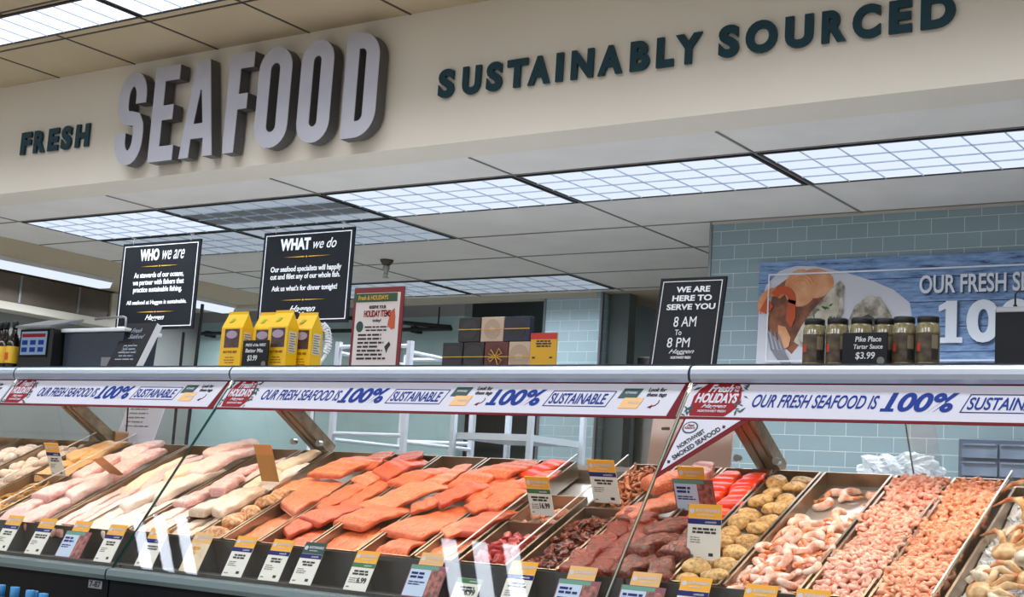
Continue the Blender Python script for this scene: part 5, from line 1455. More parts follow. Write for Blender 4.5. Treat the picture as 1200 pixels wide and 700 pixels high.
t = thing('chalk_sign', 'thick leaning charcoal chalk sign with white edges beside the bin', 'sign', (-5.06, 4.25, TOP))
vv = Vector((0.0, 0.105, 0.225)); nn = Vector((0, -0.9, 0.42)).normalized()
o = Vector((-5.155, 4.235, TOP + 0.002)) ; uu = Vector((0.195, 0, 0))
MB().slab(o - nn * 0.036, uu, vv, nn * 0.034).build('sign_block', MT['white'], t)
MB().slab(o - nn * 0.002, uu, vv, nn * 0.002).build('sign_face', MT['sign_black'], t)
U2 = UX; V2 = vv.normalized()
m = MB(); text(m, 'Fresh\nSeafood', o + U2 * 0.055 + V2 * 0.165, U2, V2, nn, w=0.10, h=0.055, bold=0.0, shear=0.4)
dashes(m, o + U2 * 0.03 + V2 * 0.125, U2, V2, nn, 0.13, 5, 0.018, 0.3, 4, center=True)
m.build('chalk_lettering', pm('faint_chalk', (150, 158, 170), 0.8), t)
m = MB()
for k in range(14):
    a = R_.uniform(0, 6.28); c0 = o + U2 * R_.uniform(0.04, 0.15) + V2 * R_.uniform(0.085, 0.125)
    m.slab(c0, (U2 * math.cos(a) + V2 * math.sin(a)) * 0.016, (V2 * math.cos(a) - U2 * math.sin(a)) * 0.003, nn * 0.0008)
m.build('chalk_drawing', pm('pink_blue_chalk', (120, 110, 130), 0.8), t)

YEL = pm('yellow_carton', (240, 190, 20), 0.45)
def carton(x0, x1, y0, y1, lab):
    t = thing('batter_carton', lab, 'carton', ((x0 + x1) / 2, (y0 + y1) / 2, TOP), 'yellow batter mix cartons')
    zs, zt = 1.568, 1.628; ym = (y0 + y1) / 2
    MB().box((x0, y0, TOP), (x1, y1, zs)).build('carton_body', YEL, t)
    g = MB()
    g.add([(x0, y0, zs), (x1, y0, zs), (x1, y1, zs), (x0, y1, zs), (x0 + 0.004, ym - 0.002, zt), (x1 - 0.004, ym - 0.002, zt), (x1 - 0.004, ym + 0.002, zt), (x0 + 0.004, ym + 0.002, zt)],
          [(0, 1, 5, 4), (2, 3, 7, 6), (1, 2, 6, 5), (3, 0, 4, 7), (4, 5, 6, 7), (3, 2, 1, 0)])
    g.box((x0 + 0.004, ym - 0.002, zt), (x1 - 0.004, ym + 0.002, zt + 0.012))
    g.build('gable_top', YEL, t)
    w = x1 - x0
    m = MB().box((x0 + w * 0.18, y0 - 0.001, zs - 0.085), (x1 - w * 0.12, y0, zs - 0.006)); m.build('picture_panel', pm('brown_food_picture', (92, 66, 70), 0.5, c2=(60, 40, 34), vscale=40), t)
    m = MB(); m.prism([(x0 + w * 0.52 + 0.032 * math.cos(a * PI / 6), y0 - 0.0022, zs - 0.030 + 0.017 * math.sin(a * PI / 6)) for a in range(12)], (0, 0.001, 0)); m.build('picture_plate', pm('lilac_print', (168, 150, 168), 0.5), t)
    m = MB(); text(m, 'BATTER MIX', (x0 + w * 0.18, y0, zs - 0.108), UX, UZ, NY, w=w * 0.66, h=0.010, bold=0.03)
    dashes(m, (x0 + w * 0.2, y0, zs - 0.128), UX, UZ, NY, w * 0.6, 3, 0.011, 0.35, 3, center=True)
    m.build('carton_lettering', pm('brown_print', (150, 92, 20), 0.5), t)
    m = MB(); a = Vector((x0 + w * 0.25, y0 + 0.009, zs + 0.022)); v = Vector((0, ym - y0, zt - zs)).normalized()
    n_ = Vector((0, -v.z, v.y))
    m.prism([a, a + UX * 0.018 + v * 0.004, a + UX * 0.030 + v * 0.020, a + UX * 0.012 + v * 0.022], n_ * 0.001); m.build('green_leaf_mark', pm('leaf_green_print', (150, 180, 30), 0.5), t)
    d = y1 - y0
    m = MB().box((x1, y0 + d * 0.18, zs - 0.105), (x1 + 0.001, y1 - d * 0.18, zs - 0.018)); m.build('nutrition_panel', pm('white_panel', (216, 210, 190), 0.5), t)
    m = MB()
    for k in range(8): m.box((x1 + 0.001, y0 + d * 0.22, zs - 0.100 + 0.010 * k), (x1 + 0.0016, y1 - d * 0.22 - 0.006 * (k % 3), zs - 0.096 + 0.010 * k))
    m.build('nutrition_lettering', MT['grey_ink'], t)
carton(-4.435, -4.313, 4.235, 4.300, 'yellow batter carton standing alone at the left of the group')
carton(-4.290, -4.185, 4.275, 4.340, 'yellow batter carton second from the left, behind the chalk price sign')
carton(-4.163, -4.056, 4.235, 4.300, 'yellow batter carton in front at the right of the chalk price sign')
carton(-4.105, -3.995, 4.312, 4.380, 'yellow batter carton at the back right showing its side')

def chalk_price(x0, x1, z0, z1, y, lab, lines, name='chalk_price_sign'):
    t = thing(name, lab, 'price sign', ((x0 + x1) / 2, y, z0), 'small black chalk price signs')
    MB().box((x0, y, z0), (x1, y + 0.008, z1)).build('sign_card', MT['sign_black'], t, bevel=0.003)
    MB().prism([((x0 + x1) / 2 - 0.03, y + 0.0085, z0), ((x0 + x1) / 2 + 0.03, y + 0.0085, z0), ((x0 + x1) / 2 + 0.03, y + 0.012, z0 + 0.05), ((x0 + x1) / 2 - 0.03, y + 0.012, z0 + 0.05)], (0, 0.004, 0)).build('easel', MT['black'], t)
    for s, cx, z, w, h in lines:
        m = MB(); text(m, s, (x0 + (x1 - x0) * cx, y, z), UX, UZ, NY, w=w, h=h, bold=0.012, shear=0.12, anchor='c'); m.build('chalk_lettering', MT['chalk'], t)
    m = MB(); c = Vector((x1 - 0.020, y - 0.001, z0 + 0.022))
    m.prism([c + Vector((0.012 * math.cos(a * PI / 8), 0, 0.012 * math.sin(a * PI / 8))) for a in range(16)], (0, 0.0008, 0)); m.build('round_mark', MT['grey_ink'], t)
    return t
chalk_price(-4.268, -4.122, TOP, 1.508, 4.20, 'small black chalk sign pricing the batter mix cartons', [('PRIDE of the WEST', 0.52, 1.482, 0.115, 0.012), ('Batter Mix', 0.48, 1.457, 0.10, 0.016), ('$3.99', 0.42, 1.420, 0.055, 0.026)])

# coiled hose standing behind the cases
t = thing('coiled_hose', 'white coiled spray hose arching behind the yellow cartons', 'hose', (-4.47, 4.9, 1.07))
P = []
path = [Vector((-4.475, 4.9, 1.675)), Vector((-4.448, 4.9, 1.655)), Vector((-4.432, 4.9, 1.62)), Vector((-4.430, 4.9, 1.58)), Vector((-4.440, 4.9, 1.545))]
nT = 12
for i in range(nT * 10 + 1):
    u = i / (nT * 10) * (len(path) - 1); k = min(int(u), len(path) - 2)
    c0 = path[k].lerp(path[k + 1], u - k); tg = (path[k + 1] - path[k]).normalized(); b = tg.cross(UY).normalized()
    a = 2 * PI * i / 10
    P.append(c0 + b * 0.014 * math.cos(a) + UY * 0.014 * math.sin(a))
MB().tube(P, 0.0032, 6).build('coil', MT['white'], t, True)
MB().tube([(-4.442, 4.9, 1.535), (-4.462, 4.9, 1.51), (-4.49, 4.9, 1.47), (-4.50, 4.9, 1.07)], 0.007, 8).build('hose_end', MT['white'], t, True)
MB().tube([(-4.475, 4.9, 1.675), (-4.50, 4.9, 1.68), (-4.53, 4.92, 1.66), (-4.54, 4.95, 1.40), (-4.54, 4.97, 1.07)], 0.008, 8).build('riser', MT['trim_metal'], t, True)

# holiday item sign
x0, x1, z0, z1, y = -3.727, -3.475, TOP, 1.716, 4.25
t = thing('holiday_sign', 'white upright sign with red border listing holiday items', 'sign', (-3.6, y, TOP))
MB().box((x0, y, z0), (x1, y + 0.006, z1)).build('red_border', pm('crimson_card', (120, 20, 28), 0.5), t)
MB().box((x0 + 0.014, y - 0.001, z0 + 0.016), (x1 - 0.016, y, z1 - 0.022)).build('sign_sheet', pm('warm_paper', (216, 206, 202), 0.6), t)
MB().box((x0 + 0.004, y - 0.0022, z1 - 0.058), (x1 - 0.030, y - 0.0011, z1 - 0.024)).build('green_banner', pm('green_banner_print', (34, 76, 42), 0.5), t)
tline(t, 'Fresh & HOLIDAYS', -3.625, y - 0.0022, z1 - 0.050, w=0.15, h=0.018, mat='gold', bold=0.02, name='banner_lettering')
tline(t, 'RESERVE YOUR', -3.60, y - 0.001, z1 - 0.085, w=0.085, h=0.013, mat='ink', bold=0.03)
tline(t, 'HOLIDAY ITEMS', -3.60, y - 0.001, z1 - 0.118, w=0.135, h=0.027, mat='red', bold=0.03, name='red_lettering')
tline(t, 'today!', -3.60, y - 0.001, z1 - 0.141, w=0.042, h=0.016, mat='ink', bold=0.02)
m = MB(); dashes(m, (-3.66, y - 0.001, z1 - 0.160), UX, UZ, NY, 0.12, 2, 0.013, 0.45, 2, center=True); dashes(m, (-3.69, y - 0.001, z1 - 0.192), UX, UZ, NY, 0.17, 7, 0.0155, 0.5, 8)
m.build('fine_print', MT['ink'], t)
def oval(cx, z, a, b, n=14): return [(cx + a * math.cos(2 * PI * k / n), y - 0.002, z + b * math.sin(2 * PI * k / n)) for k in range(n)]
MB().prism(oval(-3.685, z1 - 0.155, 0.018, 0.022), (0, 0.001, 0)).build('green_ornament', MT['dark_green'], t)
MB().prism([(-3.535, y - 0.002, z1 - 0.10), (-3.515, y - 0.002, z1 - 0.085), (-3.508, y - 0.002, z1 - 0.12), (-3.508, y - 0.002, z1 - 0.165), (-3.525, y - 0.002, z1 - 0.168), (-3.545, y - 0.002, z1 - 0.15)], (0, 0.001, 0)).build('crab_picture', pm('orange_print', (190, 80, 30), 0.5), t)
MB().prism([(-3.552, y - 0.002, z1 - 0.235), (-3.53, y - 0.002, z1 - 0.215), (-3.522, y - 0.002, z1 - 0.228), (-3.535, y - 0.002, z1 - 0.245), (-3.54, y - 0.002, z1 - 0.26)], (0, 0.001, 0)).build('mussel_picture', MT['ink'], t)
MB().box((x0 - 0.004, y + 0.006, z0), (x1 + 0.006, y + 0.010, z1 + 0.004)).build('clear_holder', MT['acrylic'], t)

# gift boxes
def gift_box(x0, x1, z0, z1, mat, ring, lab, bow=False):
    y0, y1 = 4.29, 4.318
    t = thing('gift_box', lab, 'gift box', ((x0 + x1) / 2, 4.33, z0), 'smoked fish gift boxes stacked on the case')
    x0 += 0.0015; x1 -= 0.0015
    MB().box((x0, y0, z0), (x1, y1, z1 - 0.001)).build('box_body', mat, t, bevel=0.002)
    cx, cz, r = (x0 + x1) / 2, (z0 + z1) / 2, (z1 - z0) * 0.40
    m = MB()
    outer = [(cx + r * math.cos(2 * PI * k / 24), y0 - 0.0008, cz + r * math.sin(2 * PI * k / 24)) for k in range(24)]
    m.prism(outer, (0, 0.0007, 0)); m.build('round_emblem', ring, t)
    m = MB(); e = MB()
    fish = [(-0.6, 0), (-0.2, 0.28), (0.3, 0.2), (0.65, 0.0), (0.3, -0.22), (-0.2, -0.25)]
    m.prism([(cx + a * r * 0.8, y0 - 0.0016, cz + b * r * 0.8) for a, b in reversed(fish)], (0, 0.0007, 0)); m.build('emblem_fish', mat, t)
    MB().box((x0 - 0.001, y0 - 0.003, cz - 0.0015), (x1 + 0.001, y0 - 0.0018, cz + 0.0015)).build('gold_string', MT['gold'], t)
    if bow:
        b = MB()
        for sg, dz in ((-1, 0.026), (1, 0.03), (-1, -0.02), (1, -0.034)):
            b.tube([(cx, y0 - 0.005, cz), (cx + sg * 0.018, y0 - 0.010, cz + dz), (cx + sg * 0.030, y0 - 0.007, cz + dz * 0.4), (cx + sg * 0.008, y0 - 0.006, cz + dz * 0.1)], 0.0018, 6)
        b.build('string_bow', MT['gold'], t)
DK = pm('black_gift_card', (28, 25, 24), 0.5); DKR = pm('dark_emblem', (42, 37, 34), 0.5)
KR = pm('kraft_gift_card', (186, 164, 142), 0.6); KRR = pm('kraft_emblem', (170, 146, 122), 0.6)
NV = pm('navy_gift_card', (24, 27, 50), 0.5); NVR = pm('navy_emblem', (28, 26, 34), 0.5)
MR = pm('maroon_gift_card', (92, 38, 30), 0.5); MRR = pm('maroon_emblem', (80, 32, 26), 0.5)
gift_box(-3.300, -3.203, TOP, 1.500, DK, DKR, 'black gift box at the left end of the lower row')
gift_box(-3.202, -3.105, TOP, 1.500, DK, DKR, 'black gift box second in the lower row')
gift_box(-3.104, -2.996, TOP, 1.500, MR, MRR, 'maroon gift box with a gold string bow in the lower row', True)
gift_box(-2.995, -2.900, TOP, 1.500, KR, KRR, 'kraft gift box at the right end of the lower row')
gift_box(-3.232, -3.128, 1.5005, 1.594, DK, DKR, 'black gift box at the left of the upper row')
gift_box(-3.127, -3.022, 1.5005, 1.594, KR, KRR, 'kraft gift box in the middle of the upper row')
gift_box(-3.021, -2.905, 1.5005, 1.594, NV, NVR, 'navy blue gift box at the right of the upper row')

t = thing('sale_tag', 'yellow sale tag with a red top beside the gift boxes', 'price tag', (-2.78, 4.20, TOP))
MB().box((-2.838, 4.20, TOP), (-2.728, 4.206, 1.516)).build('tag_card', pm('mustard_card', (214, 160, 20), 0.5), t)
MB().box((-2.838, 4.1988, 1.494), (-2.728, 4.1998, 1.516)).build('red_top', pm('red_top_print', (190, 40, 24), 0.5), t)
MB().box((-2.835, 4.1988, TOP), (-2.731, 4.1998, 1.404)).build('white_foot', MT['paper'], t)
m = MB(); dashes(m, (-2.825, 4.20, 1.484), UX, UZ, NY, 0.085, 3, 0.009, 0.6, 4, center=True); dashes(m, (-2.828, 4.20, 1.425), UX, UZ, NY, 0.02, 1, 0.01, 0.6, 4); dashes(m, (-2.755, 4.20, 1.425), UX, UZ, NY, 0.02, 1, 0.01, 0.6, 4)
m.build('tag_lettering', MT['ink'], t)

# hours sign
x0, x1, y = -2.386, -2.136, 4.25
t = board_sign('hours_sign', 'black upright sign reading we are here to serve you', None, x0, x1, TOP, 1.715, y, inset=0.012, bw=0.0025)
cx = (x0 + x1) / 2
for i, (s, w) in enumerate((('WE ARE', 0.128), ('HERE TO', 0.150), ('SERVE YOU', 0.184))):
    tline(t, s, cx + 0.006, y, 1.662 - 0.031 * i, w=w, h=0.021, bold=0.03, name='headline')
tline(t, '8 AM', cx - 0.008, y, 1.540, w=0.085, h=0.036, bold=0.0, name='chalk_lettering')
tline(t, 'To', cx - 0.028, y, 1.511, w=0.025, h=0.019, bold=0.0, name='chalk_lettering')
tline(t, '8 PM', cx - 0.022, y, 1.468, w=0.085, h=0.034, bold=0.0, name='chalk_lettering')
tline(t, 'Haggen', cx - 0.006, y, 1.442, w=0.095, h=0.020, bold=0.0, shear=0.5, name='shop_lettering')
tline(t, 'NORTHWEST FRESH', cx - 0.006, y, 1.428, w=0.075, h=0.009, bold=0.02, name='shop_lettering')

def lean_back(t, k):
    for o in t.children:
        for v in o.data.vertices: v.co.y += v.co.z * k
lean_back(t, 0.19)

# jars
JG = pm('tartar_sauce_jar', (150, 138, 104), 0.22, c2=(122, 112, 78), vscale=60, coat=0.5)
JL = pm('jar_label', (98, 82, 56), 0.5, c2=(58, 44, 30), vscale=35)
def jar(x, y, lab):
    t = thing('sauce_jar', lab, 'jar', (x, y, TOP), 'jars of tartar sauce')
    o = (x, y, TOP)
    MB().lathe(o, [(0.030, 0.0), (0.0345, 0.006), (0.0355, 0.012), (0.0355, 0.125), (0.033, 0.138), (0.0295, 0.145)], 24).build('jar_body', JG, t, True)
    MB().lathe(o, [(0.0315, 0.1455), (0.0325, 0.147), (0.0325, 0.160), (0.031, 0.1635), (0.010, 0.164)], 24).build('lid', MT['black'], t, True)
    m = MB(); k = 24
    a0, a1 = -PI * 0.82, -PI * 0.02
    vs = []
    for i in range(k + 1):
        a = a0 + (a1 - a0) * i / k
        vs += [(x + 0.0360 * math.cos(a), y + 0.0360 * math.sin(a), TOP + 0.022), (x + 0.0360 * math.cos(a), y + 0.0360 * math.sin(a), TOP + 0.112)]
    m.add(vs, [(2 * i, 2 * i + 2, 2 * i + 3, 2 * i + 1) for i in range(k)]); m.build('label', JL, t, True)
    def patch(aa, bb, z0, z1, nm, mt, r=0.0365):
        q = MB(); vv = []
        for i in range(7):
            a = aa + (bb - aa) * i / 6
            vv += [(x + r * math.cos(a), y + r * math.sin(a), TOP + z0), (x + r * math.cos(a), y + r * math.sin(a), TOP + z1)]
        q.add(vv, [(2 * i, 2 * i + 2, 2 * i + 3, 2 * i + 1) for i in range(6)]); q.build(nm, mt, t, True)
    patch(-PI * 0.72, -PI * 0.60, 0.055, 0.080, 'red_mark', pm('red_mark_print', (190, 60, 24), 0.5))
    patch(-PI * 0.30, -PI * 0.10, 0.030, 0.062, 'dark_panel', MT['ink'])
    patch(-PI * 0.30, -PI * 0.10, 0.064, 0.105, 'text_panel', pm('taupe_panel', (128, 114, 92), 0.5))
for x, yy, lab in ((-1.789, 4.25, 'tartar sauce jar at the left end of the row'), (-1.712, 4.25, 'tartar sauce jar second from the left'), (-1.634, 4.25, 'tartar sauce jar behind the left of its price sign'), (-1.568, 4.275, 'tartar sauce jar standing back behind the price sign'), (-1.498, 4.25, 'tartar sauce jar second from the right end'), (-1.424, 4.25, 'tartar sauce jar at the right end of the row')):
    jar(x, yy, lab)
chalk_price(-1.668, -1.524, TOP, 1.497, 4.18, 'small black chalk sign pricing the tartar sauce jars', [('Pike Place', 0.58, 1.468, 0.082, 0.016), ('Tartar Sauce', 0.58, 1.446, 0.092, 0.014), ('$3.99', 0.52, 1.412, 0.062, 0.024)])

t = thing('clipboard_sign', 'plain black board under a silver clip at the right edge', 'sign', (-1.15, 4.3, TOP))
MB().box((-1.238, 4.30, TOP), (-0.98, 4.312, 1.576)).build('board', MT['sign_black'], t)
MB().box((-1.236, 4.294, 1.566), (-0.982, 4.318, 1.584)).build('clip', MT['trim_metal'], t, bevel=0.003)
MB().tube([(-1.182, 4.306, 1.584), (-1.182, 4.306, 1.622), (-1.176, 4.306, 1.630), (-1.02, 4.306, 1.634), (-1.01, 4.306, 1.626), (-1.01, 4.306, 1.584)], 0.003, 8).build('wire_hook', MT['black'], t, True)
MB().lathe((-1.182, 4.306, 1.584), [(0.006, 0), (0.006, 0.006)], 10).build('ferrule', MT['black'], t)

# ---------------------------------------------------------------- poster on the tile wall
PX = lambda px_, py_: (-3.0695 + (px_) * 0.0, 0)
def poster():
    x0, x1, z0, z1, y = -3.070, -0.90, 1.665, 2.203, 6.566
    t = thing('seafood_poster', 'blue plank poster of shrimp and oysters on the tile wall', 'poster', (-2, 6.58, z0))
    MB().box((x0, y, z0), (x1, 6.582, z1)).build('poster_board', MT['planks'], t)
    W = lambda f, g, k=1: Vector((x0 + f, y - 0.0012 * k, z0 + g))
    def poly(pts, nm, mt, k, parent=t):
        m = MB(); m.prism([W(a, b, k) for a, b in pts], (0, 0.0008, 0)); return m.build(nm, mt, parent)
    cream = pm('plate_print', (206, 206, 214), 0.5)
    # plate outline
    pl = [(0.0, 0.0), (0.52, 0.0), (0.76, 0.10), (0.795, 0.22), (0.78, 0.31), (0.70, 0.375), (0.60, 0.420), (0.45, 0.472), (0.30, 0.505), (0.20, 0.512), (0.11, 0.490), (0.04, 0.42), (0.005, 0.30)]
    poly(pl, 'plate_picture', cream, 1)
    org = pm('shrimp_print', (206, 120, 66), 0.5, c2=(228, 160, 110), vscale=14); org2 = pm('shrimp_tail_print', (190, 78, 30), 0.5); pale = pm('shrimp_body_print', (222, 166, 122), 0.5, c2=(206, 132, 82), vscale=12)
    def oval2(cx, cz, a, b, n=18): return [(cx + a * math.cos(2 * PI * k / n), cz + b * math.sin(2 * PI * k / n)) for k in range(n)]
    def cres(cx, cz, ro, ri, a0, a1, nm, mt, k):
        A = arc(cx, cz, ro, ro, a0, a1, 12); B = arc(cx, cz, ri, ri, a1, a0, 12); poly(A + B, nm, mt, k)
    brn = pm('brown_shadow_print', (98, 56, 34), 0.5, c2=(150, 90, 56), vscale=18)
    poly([(0.05, 0.20), (0.19, 0.07), (0.25, 0.14), (0.40, 0.40), (0.33, 0.46), (0.20, 0.48), (0.08, 0.40)], 'dark_gap_picture', brn, 2)
    poly(oval2(0.30, 0.42, 0.10, 0.075), 'shrimp_picture', pale, 3)
    poly(oval2(0.225, 0.40, 0.085, 0.095), 'shrimp_picture', pale, 4)
    for k in range(3):
        cres(0.225, 0.395, 0.080 - 0.016 * k, 0.074 - 0.016 * k, 20, 150, 'shell_band_picture', org, 5)
    cres(0.085, 0.32, 0.085, 0.042, 40, 215, 'shrimp_picture', org, 5)
    cres(0.135, 0.34, 0.072, 0.030, -20, 150, 'shrimp_picture', org2, 6)
    poly([(0.165, 0.345), (0.205, 0.335), (0.205, 0.25), (0.185, 0.20), (0.155, 0.24)], 'shrimp_tail_picture', org2, 6)
    poly([(0.012, 0.29), (0.055, 0.27), (0.085, 0.31), (0.05, 0.36)], 'shrimp_tail_picture', org2, 6)
    poly([(0.115, 0.215), (0.155, 0.205), (0.185, 0.150), (0.175, 0.105), (0.150, 0.095), (0.120, 0.130)], 'shrimp_picture', pale, 6)
    ru = pm('oyster_shell_print', (120, 112, 98), 0.5, c2=(206, 198, 182), vscale=22); me_ = pm('oyster_meat_print', (214, 208, 192), 0.5, c2=(176, 166, 144), vscale=12); dk = pm('oyster_dark_print', (66, 58, 50), 0.5)
    poly([(0.20, 0.13), (0.24, 0.21), (0.29, 0.28), (0.35, 0.345), (0.40, 0.40), (0.43, 0.43), (0.455, 0.40), (0.45, 0.33), (0.455, 0.27), (0.42, 0.20), (0.36, 0.13), (0.27, 0.09)], 'oyster_picture', ru, 5)
    poly([(0.225, 0.145), (0.27, 0.22), (0.33, 0.29), (0.40, 0.365), (0.43, 0.345), (0.43, 0.28), (0.40, 0.21), (0.34, 0.14), (0.27, 0.11)], 'oyster_meat_picture', me_, 6)
    poly([(0.48, 0.14), (0.475, 0.22), (0.51, 0.30), (0.57, 0.345), (0.63, 0.34), (0.67, 0.29), (0.70, 0.24), (0.705, 0.16), (0.66, 0.10), (0.54, 0.09)], 'oyster_picture', ru, 5)
    poly([(0.50, 0.16), (0.53, 0.24), (0.58, 0.26), (0.64, 0.22), (0.66, 0.16), (0.58, 0.13)], 'oyster_dark_picture', dk, 6)
    poly([(0.52, 0.15), (0.55, 0.20), (0.61, 0.20), (0.63, 0.15), (0.58, 0.13)], 'oyster_meat_picture', me_, 7)
    gr = pm('herb_print', (66, 110, 44), 0.5)
    r = random.Random(3)
    m = MB()
    for q in range(14):
        a, b = 0.30 + r.uniform(-0.03, 0.11), 0.22 + r.uniform(-0.03, 0.09); s_ = r.uniform(0.008, 0.018); an = r.uniform(0, 3)
        d = Vector((math.cos(an), 0, math.sin(an))) * s_; e = Vector((-math.sin(an), 0, math.cos(an))) * s_ * 0.4
        c0 = W(a, b, 8); m.prism([c0 - d, c0 - e, c0 + d, c0 + e], (0, 0.0007, 0))
    m.build('herb_picture', gr, t)
    fk = pm('fork_print', (128, 130, 138), 0.4, 0.3)
    m = MB()
    for k in range(4):
        a = 0.052 + 0.021 * k
        m.prism([W(a, 0.205 - 0.012 * k, 9), W(a + 0.008, 0.205 - 0.012 * k, 9), W(a + 0.040, 0.09, 9), W(a + 0.030, 0.09, 9)], (0, 0.0007, 0))
    m.prism([W(0.08, 0.095, 9), W(0.155, 0.085, 9), W(0.19, 0.03, 9), W(0.19, 0.0, 9), (W(0.165, 0.0, 9)), W(0.12, 0.04, 9)], (0, 0.0007, 0))
    m.build('fork_picture', fk, t)
    wl = pm('white_line_print', (226, 232, 240), 0.5)
    m = MB()
    m.slab(W(0.055, 0.466, 10), UX * 2.06, UZ * 0.008, UY * 0.0008).slab(W(0.055, 0.03, 10), UX * 0.007, UZ * 0.436, UY * 0.0008).slab(W(0.062, 0.03, 10), UX * 2.05, UZ * 0.008, UY * 0.0008)
    m.build('white_frame_line', wl, t)
    for s, a, b, w, h, bold, nm in (('OUR FRESH SEAFOOD IS', 0.828, 0.350, 0.86, 0.088, 0.02, 'headline'), ('100%', 0.955, 0.115, 0.60, 0.20, 0.04, 'big_number')):
        m = MB(); text(m, s, W(a + 0.006, b - 0.006, 9), UX, UZ, NY, w=w, h=h, bold=bold + 0.006, thick=0.0004); m.build('lettering_shadow_print', pm('dark_blue_print', (44, 66, 104), 0.5), t)
        m = MB(); text(m, s, W(a, b, 10), UX, UZ, NY, w=w, h=h, bold=bold, thick=0.0006); m.build(nm, wl, t)
    m = MB(); m.slab(W(0.922, 0.115, 10), UX * 0.112, UZ * 0.026, UY * 0.0006); m.build('number_foot', wl, t); m = MB(); m.prism([W(0.922, 0.262, 10), W(0.965, 0.280, 10), W(0.965, 0.313, 10), W(0.922, 0.290, 10)], (0, 0.0006, 0)); m.build('number_flag', wl, t)
def planks():
    m = pm('blue_plank_print', (104, 136, 178), 0.55)
    nt = m.node_tree; b = nt.nodes['Principled BSDF']
    tc = nt.nodes.new('ShaderNodeTexCoord'); mp = nt.nodes.new('ShaderNodeMapping'); mp.inputs['Scale'].default_value = (3, 1, 26)
    n = nt.nodes.new('ShaderNodeTexNoise'); n.inputs['Scale'].default_value = 2.2; n.inputs['Detail'].default_value = 8; n.inputs['Roughness'].default_value = 0.7
    r = nt.nodes.new('ShaderNodeValToRGB')
    e = r.color_ramp.elements; e[0].position = 0.36; e[0].color = (*lin((52, 66, 100)), 1); e[1].position = 0.60; e[1].color = (*lin((140, 172, 210)), 1)
    e2 = r.color_ramp.elements.new(0.44); e2.color = (*lin((104, 136, 182)), 1)
    se = nt.nodes.new('ShaderNodeSeparateXYZ')
    mo = nt.nodes.new('ShaderNodeMath'); mo.operation = 'MODULO'; mo.inputs[1].default_value = 0.118
    ad = nt.nodes.new('ShaderNodeMath'); ad.inputs[1].default_value = 5.0
    lt = nt.nodes.new('ShaderNodeMath'); lt.operation = 'LESS_THAN'; lt.inputs[1].default_value = 0.0045
    mx = nt.nodes.new('ShaderNodeMixRGB'); mx.inputs[2].default_value = (*lin((40, 52, 84)), 1)
    nt.links.new(tc.outputs['Object'], mp.inputs[0]); nt.links.new(mp.outputs[0], n.inputs['Vector']); nt.links.new(n.outputs[0], r.inputs[0])
    nt.links.new(tc.outputs['Object'], se.inputs[0]); nt.links.new(se.outputs[2], ad.inputs[0]); nt.links.new(ad.outputs[0], mo.inputs[0]); nt.links.new(mo.outputs[0], lt.inputs[0])
    nt.links.new(lt.outputs[0], mx.inputs[0]); nt.links.new(r.outputs[0], mx.inputs[1]); nt.links.new(mx.outputs[0], b.inputs['Base Color'])
    return m
MT['planks'] = planks()
poster()

# ---------------------------------------------------------------- behind the cases
t = thing('work_counter', 'steel work counter along the tile wall, behind the cases', 'counter', (-1.6, 6.3, 0))
MB().box((-3.2, 5.95, 0.955), (1.5, 6.57, 0.995)).build('worktop', MT['steel'], t, bevel=0.006)
MB().box((-3.15, 6.0, 0.0), (1.45, 6.55, 0.953)).build('counter_body', MT['white'], t)
t = thing('drawer_organizer', 'blue grey clear drawer organizer on the work counter', 'organizer', (-1.6, 6.4, 0.996))
og = pm('smoky_blue_plastic', (82, 94, 112), 0.3)
MB().box((-1.965, 6.30, 0.996), (-1.28, 6.50, 1.325)).build('organizer_frame', og, t, bevel=0.006)
dr = pm('pale_drawer_plastic', (130, 144, 162), 0.2, c2=(100, 114, 134), vscale=5)
for i in range(4):
    for j in range(4):
        a = -1.945 + 0.163 * i; z = 1.006 + 0.078 * j
        MB().box((a, 6.288, z), (a + 0.152, 6.299, z + 0.060)).box((a + 0.005, 6.280, z + 0.054), (a + 0.147, 6.2878, z + 0.062)).build('drawer', dr, t)
r = random.Random(8)
bm = bmesh.new(); bmesh.ops.create_icosphere(bm, subdivisions=4, radius=1)
for v in bm.verts:
    p = v.co.copy(); d = 1 + 0.16 * math.sin(5 * p.x + 3 * p.y) + 0.12 * math.sin(9 * p.y - 4 * p.z + 1) + 0.10 * math.sin(13 * p.x + 7 * p.z) + 0.05 * math.sin(25 * p.x - 17 * p.y)
    v.co = Vector((p.x * 0.14 * d, p.y * 0.09 * d, max(p.z * 0.065 * d, -0.035)))
me = bpy.data.meshes.new('plastic_bag'); bm.to_mesh(me); bm.free(); me.materials.append(pm('white_plastic_film', (218, 226, 232), 0.25, bump=0.6, bscale=30))
o = bpy.data.objects.new('plastic_bag', me); COL.objects.link(o); o.location = (-1.745, 4.98, 1.106)
tag(o, 'crumpled white plastic bag lying behind the small shrimp', 'bag')

